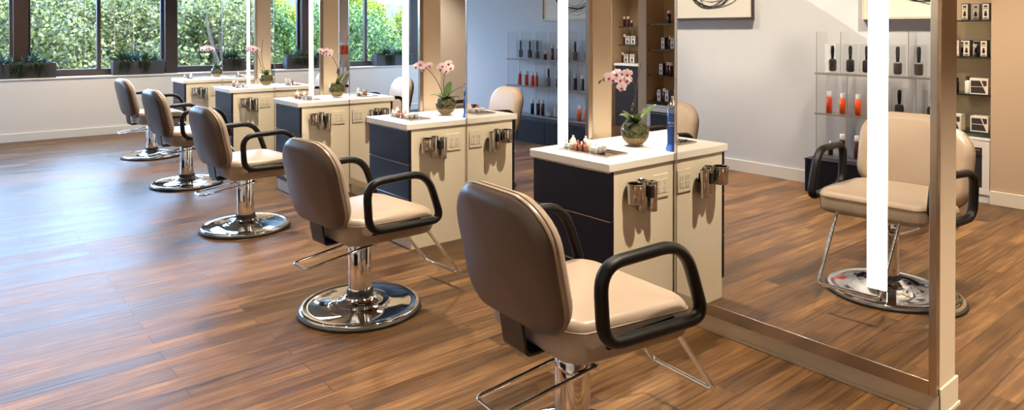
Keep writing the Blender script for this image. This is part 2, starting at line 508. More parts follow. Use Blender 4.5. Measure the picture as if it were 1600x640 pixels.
# ---------------------------------------------------------------- mirror partitions, mirrors, lamps
NTH = ['nearest', 'second nearest', 'third nearest', 'fourth nearest', 'farthest']
for k in range(5):
    dy = STEP * k
    y0, y1 = PY0 + dy, PY1 + dy
    struct('wall_partition_%d' % (k + 1), MB().box(XP0 + 0.003, XP1 - 0.003, y0, y1, 0.0, CEIL - 0.001), M['partition'], bevel=0.002)
    bb = MB()
    bb.box(XP0 - 0.006, XP0 + 0.0029, y0 - 0.008, y1, 0, 0.085)
    bb.box(XP1 - 0.0029, XP1 + 0.006, y0 - 0.008, y1, 0, 0.085)
    bb.box(XP0 - 0.006, XP1 + 0.006, y0 - 0.009, y0 - 0.0001, 0, 0.112)
    bb.box(XP0 - 0.012, XP0 - 0.006, y0 - 0.014, y1, 0, 0.016)
    bb.box(XP0 - 0.012, XP1 + 0.012, y0 - 0.015, y0 - 0.009, 0, 0.016)
    struct('baseboard_partition_%d' % (k + 1), bb, M['base_cream'], bevel=0.002)
    t = empty('wall_mirror', (XM, (y0 + y1) / 2, 0.0))
    tag(t, 'tall steel-framed mirror with a glowing vertical lamp beside the %s salon counter' % NTH[k] if k else
        'largest steel-framed floor-length mirror at right, its lower edge in full view', 'mirror', 'mirrors on the row of partitions')
    hy = (y1 - y0) / 2
    MB().box(0.0, 0.024, -hy + 0.024, hy - 0.014, 0.139, 2.55).build('glass', M['mirror'], t, flat=True)
    fr = MB()
    fr.box(-0.003, 0.0275, -hy, -hy + 0.026, 0.086, 2.58)
    fr.box(-0.003, 0.0275, hy - 0.014, hy, 0.086, 2.58)
    fr.box(-0.003, 0.0275, -hy + 0.026, hy - 0.014, 0.086, 0.140)
    fr.box(-0.003, 0.0275, -hy + 0.026, hy - 0.014, 2.55, 2.58)
    fr.build('frame', M['steel'], t, bevel=0.0012)
    ls = 1.216 - (PY0 + PY1) / 2
    MB().box(-0.006, -0.0002, ls - 0.036, ls + 0.036, 0.432, 2.50).build('light_strip', M['strip'], t)['label'] = 'glowing vertical frosted lamp strip'

# ---------------------------------------------------------------- styling counters
def counter_unit():
    t = empty('styling_counter')
    # local origin: on the floor under the near end of the counter's leading edge; x forward through the gap, y away
    L_ = 1.152
    b = MB()
    b.box(0.040, L_ - 0.040, 0.010, 0.553, 0.0, H_CTR - 0.041)
    b.build('body', M['cream'], t, bevel=0.0015)
    MB().box(0.0, L_, 0.0, 0.563, H_CTR - 0.0405, H_CTR).build('countertop', M['counter'], t, bevel=0.004)
    for a, b2 in ((0.566, 0.786), (0.338, 0.561), (0.108, 0.333)):
        d = MB().box(0.018, 0.0395, 0.010, 0.553, a, b2).build('drawer', M['navy'], t, bevel=0.0015)
        MB().box(0.0165, 0.0185, 0.014, 0.549, b2 - 0.002, b2 + 0.0025).build('edge_pull', M['steel'], d)
    for a, b2 in ((0.566, 0.786), (0.338, 0.561), (0.108, 0.333)):
        d = MB().box(L_ - 0.0395, L_ - 0.018, 0.010, 0.553, a, b2).build('drawer', M['navy'], t, bevel=0.0015)
    MB().box(0.036, 0.0398, 0.012, 0.551, 0.002, 0.104).build('plinth', M['plinth'], t)
    return t
cu = counter_unit()
CX0, CY0 = 2.3685, 2.204
counters = []
for k in range(5):
    lab = ['nearest white-topped counter with dark navy drawers and cream side',
           'second nearest white-topped counter with navy drawers, behind the chair with the full round base',
           'third nearest white-topped salon counter with navy drawers, midway down the row',
           'fourth nearest white-topped salon counter with navy drawers and cream side',
           'farthest white-topped salon counter with navy drawers, below the window'][k]
    o = cu if k == 0 else copy_tree(cu)
    o.location = (CX0, CY0 + STEP * k, 0)
    tag(o, lab, 'counter', 'counters through the gaps between mirrors')

# cups for styling tools on the side of each counter
def cup_holder():
    t = empty('tool_holder')
    # local: origin on the cabinet's side face, +y points out of it towards the viewer (world -y), x to the right
    def cup(x, y, r, z0, z1, name='cup'):
        p = [(0.0, z0), (r * 0.93, z0), (r, z0 + 0.004), (r, z1 - 0.008), (r * 1.10, z1 - 0.006), (r * 1.12, z1), (r * 1.0, z1 + 0.001), (r * 0.9, z1 - 0.002), (r * 0.88, z0 + 0.006), (0.0, z0 + 0.006)]
        o = MB().lathe(p, (x, y, 0), 28).build(name, M['cup'], t)
        return o
    cup(-0.072, -0.052, 0.040, 0.640, 0.733)
    cup(-0.002, -0.030, 0.0245, 0.596, 0.738)
    cup(0.056, -0.046, 0.0235, 0.585, 0.726)
    br = MB()
    br.box(-0.062, 0.045, -0.010, -0.0005, 0.655, 0.705)
    br.box(0.012, 0.040, -0.072, -0.010, 0.655, 0.712)
    br.box(-0.042, -0.020, -0.058, -0.006, 0.665, 0.700)
    br.build('bracket', M['black'], t, bevel=0.002)
    return t
ch0 = cup_holder()
for k in range(5):
    o = ch0 if k == 0 else copy_tree(ch0)
    o.location = (2.572, CY0 + 0.0095 + STEP * k, 0)
    tag(o, 'three polished steel tool cups fixed to the cream side of the %s counter' % NTH[k], 'cup holder', 'steel tool cups on the counters')

def outlet_plate():
    t = empty('power_outlet')
    MB().box(-0.056, 0.056, -0.006, 0.0, -0.058, 0.058).build('cover_plate', M['outlet'], t, bevel=0.0025)
    for x in (-0.023, 0.023):
        rc = MB().box(x - 0.017, x + 0.017, -0.0085, -0.0055, -0.034, 0.034).build('receptacle', M['outlet'], t, bevel=0.001)
        s = MB()
        for z in (-0.019, 0.014):
            s.box(x - 0.008, x - 0.0055, -0.0092, -0.008, z + 0.002, z + 0.012)
            s.box(x + 0.0055, x + 0.008, -0.0092, -0.008, z + 0.003, z + 0.011)
            s.box(x - 0.0028, x + 0.0028, -0.0092, -0.008, z - 0.008, z - 0.003)
        s.build('slots', M['slot'], rc)
    return t
op0 = outlet_plate()
for k in range(5):
    o = op0 if k == 0 else copy_tree(op0)
    o.location = (2.742, CY0 + 0.0098 + STEP * k, 0.681)
    tag(o, 'ivory four-socket power outlet on the side of the %s counter' % NTH[k], 'outlet', 'outlets on the counters')

# ---------------------------------------------------------------- salon chairs
def make_chair():
    t = empty('salon_chair')
    # base
    prof = [(0, 0.0), (0.305, 0.0), (0.316, 0.004), (0.316, 0.014), (0.309, 0.020), (0.0, 0.020)]
    MB().lathe(prof, n=64).build('base_ring', M['rubber'], t)
    prof = [(0.306, 0.018), (0.306, 0.026), (0.300, 0.032), (0.285, 0.0335), (0.276, 0.030), (0.262, 0.0295), (0.22, 0.033), (0.165, 0.038), (0.150, 0.043), (0.142, 0.0445), (0.12, 0.047), (0.095, 0.056), (0.082, 0.072), (0.078, 0.078), (0.0, 0.078)]
    MB().lathe(prof, n=72).build('base', M['chrome'], t, ang=60)
    MB().lathe([(0, 0.074), (0.066, 0.074), (0.068, 0.080), (0.068, 0.098), (0.064, 0.104), (0, 0.104)], n=36).build('collar', M['rubber'], t)
    MB().lathe([(0, 0.10), (0.059, 0.10), (0.059, 0.355), (0.056, 0.362), (0.0, 0.364)], n=40).build('column', M['chrome'], t)
    MB().lathe([(0, 0.30), (0.021, 0.30), (0.021, 0.44), (0.0, 0.44)], n=20).build('piston', M['chrome'], t)
    # pump lever: a loop of chrome bar reaching back
    lp = rounded([(0.055, -0.066, 0.338), (-0.34, -0.066, 0.297), (-0.34, 0.066, 0.297), (0.055, 0.066, 0.338)], 0.03, 6)
    pl = MB().tube(lp, 0.0068, 10)
    pl.tube([(0.045, -0.078, 0.337), (0.045, 0.078, 0.337)], 0.009, 10)
    pl.build('pump_lever', M['chrome'], t)
    upper = []
    # seat
    fr = MB()
    fr.box(-0.14, 0.20, -0.15, 0.15, 0.384, 0.400)
    fr.lathe([(0, 0.375), (0.05, 0.375), (0.085, 0.390), (0, 0.390)], n=24)
    fr.box(-0.08, 0.26, -0.22, -0.19, 0.398, 0.42); fr.box(-0.08, 0.26, 0.19, 0.22, 0.398, 0.42)
    upper.append(fr.build('seat_frame', M['black'], t, bevel=0.002))
    def sf(u, v, d):   # u across, v along, d up
        crown = 0.012 * (1 - (u / 0.27) ** 2)
        nose = -0.016 * max(0.0, (v - 0.12) / 0.14) ** 2
        u *= 1.0 - 0.22 * max(0.0, (-v - 0.04) / 0.22) ** 1.5
        return (v * 0.94 + 0.052, u, 0.459 + d + (crown + nose if d > 0 else 0))
    vs, fs, sm, sm2 = pillow(0.545, 0.52, 0.130, 0.07, 0.06, 0.032, 0.006, sf)
    st = MB().add(vs, fs).build('seat', M['vinyl'], t, ang=70)
    MB().tube(sm, 0.0028, 6, closed=True).build('piping', M['piping'], st)
    upper.append(st)
    # back
    lean = R(12)
    def bf(u, v, d):   # u across, v up, d forwards
        dd = d + 0.014 * (u / 0.26) ** 2 - 0.012 * max(0, v / 0.24) ** 2
        w = 1.0 - 0.05 * max(0, v / 0.24) ** 2 - 0.03 * max(0, -v / 0.24) ** 2
        x = -0.262 + dd * math.cos(lean) - v * math.sin(lean)
        z = 0.697 + v * math.cos(lean) + dd * math.sin(lean)
        return (x, u * w, z)
    vs, fs, sm, sm2 = pillow(0.492, 0.436, 0.100, 0.150, 0.105, 0.047, 0.014, bf)
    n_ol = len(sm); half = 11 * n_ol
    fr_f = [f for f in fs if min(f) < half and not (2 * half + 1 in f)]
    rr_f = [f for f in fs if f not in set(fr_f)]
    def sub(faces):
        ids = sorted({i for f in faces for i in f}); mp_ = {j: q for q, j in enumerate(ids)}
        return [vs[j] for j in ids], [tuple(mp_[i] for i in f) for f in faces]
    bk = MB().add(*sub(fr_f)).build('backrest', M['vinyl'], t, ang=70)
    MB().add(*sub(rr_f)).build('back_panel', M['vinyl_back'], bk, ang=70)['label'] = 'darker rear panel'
    MB().tube(sm, 0.0028, 6, closed=True).build('piping', M['piping'], bk)
    MB().tube(sm2, 0.0028, 6, closed=True).build('piping', M['piping'], bk)
    upper.append(bk)
    # flat steel bracket behind and under the back
    br = MB()
    path = rounded([(-0.262, 0, 0.535), (-0.250, 0, 0.475), (-0.235, 0, 0.384), (-0.17, 0, 0.384), (-0.02, 0, 0.400)], 0.02, 4)
    n = len(path); vs = []; fs = []
    for p in path:
        for (dy, dz) in ((-0.06, 0), (0.06, 0)):
            vs.append((p.x, dy, p.z))
    for p in path:
        for (dy, dz) in ((-0.06, 0), (0.06, 0)):
            vs.append((p.x + 0.008, dy, p.z + 0.008))
    for i in range(n - 1):
        a = 2 * i; b = 2 * i + 2; c = 2 * n
        fs += [(a, a + 1, b + 1, b), (c + a, c + b, c + b + 1, c + a + 1), (a, b, c + b, c + a), (a + 1, c + a + 1, c + b + 1, b + 1)]
    fs += [(0, 2 * n, 2 * n + 1, 1), (2 * n - 2, 2 * n - 1, 4 * n - 1, 4 * n - 2)]
    br.add(vs, fs)
    upper.append(br.build('back_bracket', M['black'], t))
    # arms: closed loops
    for s in (-1, 1):
        y = s * 0.300
        lp = rounded([(-0.135, y, 0.480), (-0.150, y, 0.715), (0.205, y, 0.722), (0.300, y, 0.465)], [0.075, 0.085, 0.105, 0.07], 8, closed=True)
        am = MB().tube(lp, 0.0205, 14, closed=True, flat=(0.92, 1.15, (0, 0, 1)))
        am.box(-0.10, 0.18, y - s * 0.022 - 0.006, y - s * 0.022 + 0.006, 0.455, 0.490)
        upper.append(am.build('armrest', M['arm'], t))
    # footrest
    fp = rounded([(0.255, -0.155, 0.425), (0.30, -0.155, 0.40), (0.545, -0.150, 0.088), (0.545, 0.150, 0.088), (0.30, 0.155, 0.40), (0.255, 0.155, 0.425)], 0.03, 6)
    fo = MB().tube(fp, 0.0092, 12)
    upper.append(fo.build('footrest', M['chrome'], t))
    return t, upper
chair, upper = make_chair()
UP = {'seat_frame', 'seat', 'backrest', 'back_bracket', 'armrest', 'footrest', 'piston'}
def raise_chair(c, h):
    for ch in list(c.children):
        if ch.name.split('.')[0] in UP: ch.location.z += h
fronts = [(1.625, 1.68, -4, 0.055, 'nearest taupe salon chair, its round base running past the lower edge of the view'),
          (1.695, 3.34, 5, 0.0, 'second nearest taupe salon chair, its whole round chrome base shining on the floor'),
          (1.75, 5.26, 5, 0.0, 'third nearest taupe salon chair, midway down the row of mirrors'),
          (1.82, 7.10, 5, 0.0, 'fourth nearest taupe salon chair, overlapping the farthest one'),
          (1.92, 8.97, 4, 0.0, 'farthest taupe salon chair, standing before the white wall under the planter')]
backs = [(4.02, 1.60, 172, 0.0, 'taupe salon chair behind the largest mirror, its edge showing past the partition end'),
         (4.14, 3.10, 180, 0.0, 'taupe salon chair behind the nearest counter and its orchid, only a black arm showing'),
         (4.25, 5.66, 180, 0.0, 'taupe salon chair behind the second nearest counter, black arm beside its orchid'),
         (4.25, 8.93, 180, 0.0, 'taupe salon chair behind the third nearest counter, pale back beside the orchid bowl')]
chairs = []
allc = fronts + backs
_ = children_cached(chair); [children_cached(c) for c in chair.children]
made = [chair if i == 0 else copy_tree(chair) for i in range(len(allc))]
for i, (x, y, a, h, lab) in enumerate(allc):
    o = made[i]
    o.location = (x, y, 0.0); o.rotation_euler = (0, 0, R(a))
    if h: raise_chair(o, h)
    tag(o, lab, 'chair', 'salon chairs facing the mirrors' if i < 5 else 'salon chairs behind the mirrors')

# ---------------------------------------------------------------- counter clutter
def ribbon(mb, pts, widths, up=(0, 0, 1), cup=0.0):
    """A leaf: a strip along pts with given half-widths, folded a little along its middle."""
    pts = [Vector(p) for p in pts]; k = len(pts); vs = []; fs = []
    for i in range(k):
        t = (pts[min(i + 1, k - 1)] - pts[max(i - 1, 0)]).normalized()
        side = t.cross(Vector(up))
        if side.length < 1e-4: side = Vector((1, 0, 0))
        side.normalize(); nn = side.cross(t)
        w = widths[i]
        vs += [pts[i] - side * w + nn * cup * w, pts[i] - nn * 0.0015, pts[i] + side * w + nn * cup * w, pts[i] - nn * 0.003]
    for i in range(k - 1):
        a, b = 4 * i, 4 * i + 4
        fs += [(a, a + 1, b + 1, b), (a + 1, a + 2, b + 2, b + 1), (a + 3, a, b, b + 3), (a + 2, a + 3, b + 3, b + 2)]
    return mb.add(vs, fs)

VR = Vector((0.768, -0.641, 0)); VF = Vector((0.641, 0.768, 0))   # across and along the row as seen from the entrance side
def flower_parts(parent, at, face, size, roll):
    f_ = face.normalized()
    sx = f_.cross(Vector((0, 0, 1))).normalized(); sz = sx.cross(f_)
    mb = MB()
    for j in range(5):
        a = roll + 2 * PI * j / 5 + PI / 2
        ln = size * (0.56 if j in (1, 4) else 0.5); wd = size * (0.30 if j in (1, 4) else 0.19)
        d = sx * math.cos(a) + sz * math.sin(a)
        pr = d.cross(f_)
        vs = [at]; ring = []
        for q in range(9):
            b = PI * 2 * q / 9
            vs.append(at + d * (ln * 0.55 + ln * 0.5 * math.cos(b)) + pr * wd * math.sin(b) + f_ * (size * 0.05 * (0.5 - abs(math.sin(b)))))
        c = at + d * ln * 0.5 + f_ * size * 0.05
        vs[0] = c
        mb.add(vs, [(0, 1 + q, 1 + (q + 1) % 9) for q in range(9)])
    o = mb.build('flower', M['petal'], parent, fixn=False)
    lp = MB()
    lp.lathe([(0, 0), (size * 0.15, size * 0.05), (size * 0.17, size * 0.13), (size * 0.09, size * 0.24), (0, size * 0.22)], n=8)
    rot = Matrix((sx, f_, sz)).transposed().to_4x4()
    lp.xform(Matrix.Translation(at + f_ * size * 0.02 - sz * size * 0.06) @ Matrix.Rotation(-0.9, 4, sx) @ rot @ Matrix.Rotation(-PI / 2, 4, 'X'))
    lp.build('lip', M['lip'], o)
    return o

def orchid(k, loc, label, stems, leaves, scale=1.0):
    t = empty('orchid_in_bowl', loc)
    tag(t, label, 'plant', 'orchids on the counters')
    rb = 0.076
    prof = [(0.0, 0.0), (0.035, 0.0), (0.045, 0.004)]
    for a in range(-60, 56, 8):
        prof.append((rb * math.cos(R(a)), rb * 0.98 + rb * math.sin(R(a))))
    top = prof[-1]
    prof += [(top[0] * 1.03, top[1] + 0.004), (top[0] * 0.98, top[1] + 0.007)]
    bw = MB().lathe(prof, n=36)
    bw.f = [f for f in bw.f if len(f) < 30]
    bw.build('bowl', M['bowl'], t)
    rf = rb - 0.003
    def fill(z0, z1):
        p = []
        zs = np.linspace(z0, z1, 9)
        p.append((0, z0))
        for z in zs:
            h = z - rb * 0.98
            p.append((math.sqrt(max(1e-6, rf * rf - h * h)), z))
        p.append((0, z1 + 0.004))
        return MB().lathe(p, n=32)
    fill(0.009, 0.050).build('sand_layer', M['sand'], t)
    fill(0.0505, 0.118).build('moss', M['moss'], t)
    def P(u, w, z): return VR * u + VF * w + Vector((0, 0, z))
    for pts in stems:
        path = [P(*p) for p in pts['path']]
        dense = []
        for i in range(len(path) - 1):
            p0 = path[max(i - 1, 0)]; p1 = path[i]; p2 = path[i + 1]; p3 = path[min(i + 2, len(path) - 1)]
            for q in range(6):
                s = q / 6
                dense.append(0.5 * ((2 * p1) + (p2 - p0) * s + (2 * p0 - 5 * p1 + 4 * p2 - p3) * s * s + (3 * p1 - p0 - 3 * p2 + p3) * s ** 3))
        dense.append(path[-1])
        st = MB().tube(dense, [0.0034 - 0.0018 * i / len(dense) for i in range(len(dense))], 7)
        st.build('stem', M['stem'], t)
        for (u, w, z, sz) in pts['flowers']:
            face = -VF + VR * random.uniform(-0.6, 0.5) + Vector((0, 0, random.uniform(-0.25, 0.15)))
            flower_parts(t, P(u, w, z), face, sz, random.uniform(-0.3, 0.3))
        bd = MB()
        for (u, w, z, sz) in pts.get('buds', []):
            bd.lathe([(0, -sz), (sz * 0.5, -sz * 0.5), (sz * 0.55, 0.1 * sz), (sz * 0.3, sz * 0.8), (0, sz)], tuple(P(u, w, z)), 8)
        if bd.v: bd.build('bud', M['stem'], t)
    for (ang, ln, wd, rise, droop) in leaves:
        d = Vector((math.cos(R(ang)), math.sin(R(ang)), 0))
        dirv = VR * d.x + VF * d.y
        pts = []; ws = []
        for i in range(9):
            s = i / 8
            pts.append(dirv * ln * s * (1 - 0.15 * s) + Vector((0, 0, 0.112 + rise * s - droop * s * s)))
            ws.append(wd * math.sin(PI * min(1, 0.08 + s * 0.92)) ** 0.6 if i < 8 else 0.002)
        ribbon(MB(), pts, ws, cup=0.25).build('leaf', M['leaf'] if rise > 0.06 else M['leaf_dark'], t, fixn=False)
    return t

PX, PYo = 2.85, 2.47
zc = H_CTR + 0.0005
# nearest orchid: one spray to the left, broad leaves
fl = lambda lst, s=0.058: [(u, w, z, s) for (u, w, z) in lst]
orchid(0, (PX, PYo, zc), 'pink orchid in a round mossy glass bowl on the nearest counter, spray bending left',
       [dict(path=[(-0.005, 0, 0.11), (0.0, 0, 0.20), (0.0, 0, 0.30), (-0.02, 0, 0.355), (-0.07, 0, 0.378), (-0.13, 0, 0.368), (-0.185, 0, 0.345)],
             flowers=fl([(-0.045, -0.02, 0.385), (-0.075, 0.01, 0.352), (-0.10, -0.02, 0.385), (-0.075, -0.03, 0.315), (-0.115, 0.02, 0.352), (-0.04, 0.02, 0.35), (-0.14, -0.01, 0.366)], 0.052),
             buds=[(-0.165, 0, 0.352, 0.012), (-0.185, 0, 0.343, 0.009), (-0.19, 0.01, 0.335, 0.008)]),
        dict(path=[(0.0, 0, 0.11), (-0.01, 0, 0.2), (0.01, 0, 0.33), (0.03, 0, 0.44)], flowers=[], buds=[(-0.01, 0, 0.215, 0.016), (-0.015, 0, 0.19, 0.014)])],
       [(20, 0.15, 0.026, 0.135, 0.03), (160, 0.10, 0.034, 0.11, 0.06), (-70, 0.085, 0.030, 0.10, 0.03), (100, 0.11, 0.026, 0.08, 0.04), (-20, 0.07, 0.026, 0.12, 0.02), (200, 0.085, 0.026, 0.10, 0.02), (-130, 0.09, 0.028, 0.06, 0.06)])
orchid(1, (PX, PYo + STEP, zc), 'pink orchid with two sprays in a round glass bowl on the second nearest counter',
       [dict(path=[(-0.01, 0, 0.11), (-0.05, 0, 0.22), (-0.10, 0, 0.30), (-0.16, 0, 0.35), (-0.21, 0, 0.352)],
             flowers=fl([(-0.215, 0, 0.352), (-0.18, -0.02, 0.372), (-0.145, 0, 0.352), (-0.165, 0.02, 0.335), (-0.115, 0.0, 0.362)], 0.052)),
        dict(path=[(0.0, 0, 0.11), (-0.015, 0, 0.2), (-0.01, 0, 0.29), (0.005, 0, 0.36)],
             flowers=fl([(0.02, 0, 0.375), (-0.02, -0.02, 0.36), (0.035, 0, 0.345), (-0.04, 0.0, 0.335), (0.005, -0.03, 0.325)], 0.052)),
        dict(path=[(0.005, 0, 0.11), (0.03, 0, 0.16), (0.13, 0, 0.215)], flowers=[])],
       [(60, 0.07, 0.034, 0.15, 0.02), (175, 0.14, 0.028, 0.08, 0.05), (-20, 0.13, 0.02, 0.06, 0.04), (5, 0.16, 0.012, 0.12, 0.02), (-100, 0.08, 0.03, 0.07, 0.05), (130, 0.10, 0.026, 0.09, 0.05)])
orchid(2, (PX, PYo + 2 * STEP, zc), 'pink orchid with a long stem and dark upright leaf on the third nearest counter',
       [dict(path=[(0.0, 0, 0.11), (0.01, 0, 0.25), (-0.02, 0, 0.33), (-0.06, 0, 0.39), (-0.12, 0, 0.42)],
             flowers=fl([(-0.055, 0, 0.42), (-0.09, -0.02, 0.43), (-0.125, 0, 0.415), (-0.10, 0.02, 0.40), (-0.06, -0.02, 0.395), (-0.15, 0, 0.43)], 0.052),
             buds=[(0.01, 0, 0.25, 0.02), (0.005, 0, 0.23, 0.016)]),
        dict(path=[(0.0, 0, 0.11), (0.03, 0, 0.30), (0.05, 0, 0.40), (0.10, 0, 0.56)], flowers=[])],
       [(10, 0.16, 0.035, 0.19, 0.03), (20, 0.11, 0.032, 0.14, 0.02), (-40, 0.10, 0.03, 0.15, 0.04), (170, 0.07, 0.02, 0.05, 0.05)])
orchid(3, (PX, PYo + 3 * STEP, zc), 'pink orchid leaning left on the fourth nearest counter, bowl cut by the mirror edge',
       [dict(path=[(0.0, 0, 0.11), (-0.06, 0, 0.22), (-0.09, 0, 0.33), (-0.14, 0, 0.40), (-0.20, 0, 0.40)],
             flowers=fl([(-0.10, 0, 0.405), (-0.14, -0.02, 0.42), (-0.18, 0, 0.415), (-0.155, 0.02, 0.39), (-0.21, 0, 0.40)], 0.066)),
        dict(path=[(0.0, 0, 0.11), (-0.05, 0, 0.30), (-0.04, 0, 0.52)], flowers=[])],
       [(170, 0.13, 0.03, 0.13, 0.04), (190, 0.10, 0.03, 0.08, 0.04), (40, 0.08, 0.03, 0.10, 0.03), (-60, 0.08, 0.03, 0.1, 0.03)])
orchid(4, (PX, PYo + 4 * STEP, zc), 'farthest pink orchid, on the counter below the window',
       [dict(path=[(0.0, 0, 0.11), (-0.01, 0, 0.25), (-0.06, 0, 0.35), (-0.13, 0, 0.38), (-0.19, 0, 0.375)],
             flowers=fl([(-0.05, 0, 0.37), (-0.09, -0.02, 0.39), (-0.125, 0, 0.38), (-0.15, 0.02, 0.395), (-0.19, 0, 0.375)], 0.07))],
       [(60, 0.09, 0.034, 0.14, 0.03), (120, 0.10, 0.03, 0.13, 0.04), (0, 0.11, 0.028, 0.12, 0.04), (180, 0.09, 0.028, 0.09, 0.04), (-90, 0.09, 0.03, 0.10, 0.03)])

# blue disinfectant jars
def text_mesh(body, size):
    cu_ = bpy.data.curves.new('lettering', 'FONT')
    cu_.body = body; cu_.size = size; cu_.align_x = 'CENTER'; cu_.extrude = 0.0
    tmp = bpy.data.objects.new('lettering', cu_)
    COL.objects.link(tmp)
    dg = bpy.context.evaluated_depsgraph_get()
    me = bpy.data.meshes.new_from_object(tmp.evaluated_get(dg))
    vs = [tuple(v.co) for v in me.vertices]; fs = [tuple(p.vertices) for p in me.polygons]
    bpy.data.objects.remove(tmp); bpy.data.curves.remove(cu_); bpy.data.meshes.remove(me)
    return vs, fs
def jar():
    t = empty('disinfectant_jar')
    MB().lathe([(0, 0), (0.033, 0), (0.035, 0.004), (0.034, 0.014), (0.027, 0.030), (0.0265, 0.034), (0.0, 0.034)], n=32).build('base', M['blue_liquid'], t)
    MB().lathe([(0, 0.0345), (0.0255, 0.0345), (0.0255, 0.185), (0, 0.185)], n=32).build('liquid', M['blue_liquid'], t)
    MB().lathe([(0.0268, 0.0345), (0.0268, 0.222), (0.0258, 0.224), (0.0258, 0.0347)], n=32).build('glass_cylinder', M['jar_clear'], t)
    MB().lathe([(0, 0.222), (0.029, 0.222), (0.029, 0.232), (0.022, 0.238), (0.010, 0.252), (0.006, 0.262), (0.0085, 0.270), (0.006, 0.278), (0, 0.279)], n=28).build('lid', M['cup'], t)
    for body, z, s in (('BARBICIDE', 0.140, 0.0125), ('DISINFECTANT', 0.126, 0.0065)):
        vs, fs = text_mesh(body, s)
        r = 0.0272
        base = math.atan2(-0.768, -0.641)
        vv = [(r * math.cos(base + x / r), r * math.sin(base + x / r), z + y) for x, y, _ in vs]
        MB().add(vv, fs).build('lettering', M['white_plastic'], t, flat=True, fixn=False)
    return t
j0 = jar(); j1 = copy_tree(j0)
for o, k in ((j0, 0), (j1, 1)):
    o.location = (2.885, 2.252 + STEP * k, zc)
    tag(o, 'tall glass jar of blue disinfectant on the %s counter, at the mirror edge' % NTH[k], 'jar', 'blue disinfectant jars')

# steel trays with small cosmetics
def tray():
    t = empty('steel_tray')
    b = MB()
    b.box(-0.082, 0.082, -0.165, 0.165, 0.0, 0.002)
    b.box(-0.082, -0.077, -0.165, 0.165, 0.002, 0.007); b.box(0.077, 0.082, -0.165, 0.165, 0.002, 0.007)
    b.box(-0.077, 0.077, -0.165, -0.160, 0.002, 0.007); b.box(-0.077, 0.077, 0.160, 0.165, 0.002, 0.007)
    b.build('pan', M['tray'], t, bevel=0.0008)
    b = MB(); b.box(0.03, 0.078, -0.159, -0.06, 0.0022, 0.0032)
    b.build('mat', M['slot'], t)
    return t
tr0 = tray()
trays = [tr0 if k == 0 else copy_tree(tr0) for k in range(5)]
for k, o in enumerate(trays):
    o.location = (2.555, 2.495 + STEP * k, zc)
    tag(o, 'flat steel tray of small cosmetics on the %s counter' % NTH[k], 'tray', 'steel trays on the counters')
def small(kind, mat, capmat):
    name = {'vial': 'cosmetic_vial', 'pot': 'cosmetic_jar', 'tube': 'cosmetic_tube', 'clip': 'hair_clip'}[kind]
    if kind == 'vial':
        o = MB().lathe([(0, 0), (0.009, 0), (0.010, 0.002), (0.010, 0.030), (0.006, 0.034), (0, 0.034)], n=14).build(name, mat)
        MB().lathe([(0, 0.034), (0.0062, 0.034), (0.0058, 0.048), (0, 0.049)], n=12).build('cap', capmat, o)
    elif kind == 'pot':
        o = MB().lathe([(0, 0), (0.015, 0), (0.017, 0.003), (0.017, 0.020), (0, 0.020)], n=18).build(name, mat)
        MB().lathe([(0, 0.0203), (0.0178, 0.0203), (0.0178, 0.030), (0.016, 0.032), (0, 0.032)], n=18).build('lid', capmat, o)
    elif kind == 'tube':
        o = MB().lathe([(0, 0), (0.011, 0.0), (0.012, 0.004), (0.0125, 0.05), (0.008, 0.056), (0, 0.057)], n=14).build(name, mat)
        MB().lathe([(0, 0.057), (0.006, 0.057), (0.0055, 0.068), (0, 0.069)], n=10).build('cap', capmat, o)
    else:
        b = MB(); b.box(-0.03, 0.03, -0.006, 0.006, 0.0, 0.004); b.box(-0.03, 0.03, -0.004, 0.004, 0.006, 0.009)
        b.tube([(-0.012, -0.007, 0.005), (-0.012, 0.007, 0.005)], 0.005, 8)
        o = b.build(name, mat, bevel=0.001)
        MB().box(0.016, 0.030, -0.005, 0.005, 0.0091, 0.0105).build('grip', capmat, o)
    return o
protos = {}
def item(kind, mat, cap):
    key = (kind, mat, cap)
    if key not in protos:
        protos[key] = small(kind, M[mat], M[cap]); _cc[protos[key].name] = list(protos[key].children)
        return protos[key]
    return copy_tree(protos[key])
T_ITEMS = [(-0.055, 0.135, 'vial', 'clear_plastic', 'white_plastic', 'milky'), (-0.052, 0.105, 'vial', 'clear_plastic', 'white_plastic', 'milky'), (-0.052, 0.072, 'vial', 'rose_plastic', 'white_plastic', 'rose'),
           (-0.020, 0.120, 'tube', 'white_plastic', 'white_plastic', 'white'), (-0.022, 0.085, 'vial', 'brown_plastic', 'rose_plastic', 'brown'), (-0.05, 0.04, 'vial', 'rose_plastic', 'brown_plastic', 'rose'),
           (-0.02, 0.045, 'vial', 'brown_plastic', 'brown_plastic', 'brown'), (0.012, 0.060, 'tube', 'clear_plastic', 'white_plastic', 'milky'), (-0.045, 0.008, 'vial', 'rose_plastic', 'rose_plastic', 'rose'),
           (-0.012, 0.010, 'tube', 'white_plastic', 'white_plastic', 'white'), (-0.04, -0.05, 'pot', 'white_plastic', 'white_plastic', 'white'), (0.0, -0.045, 'pot', 'clear_plastic', 'clear_plastic', 'milky'),
           (0.04, 0.0, 'pot', 'clear_plastic', 'white_plastic', 'milky'), (0.035, -0.04, 'pot', 'clear_plastic', 'clear_plastic', 'milky'), (-0.045, -0.10, 'clip', 'black', 'brown_plastic', 'black')]
NAMEW = {'vial': 'vial', 'pot': 'jar', 'tube': 'tube', 'clip': 'clip'}
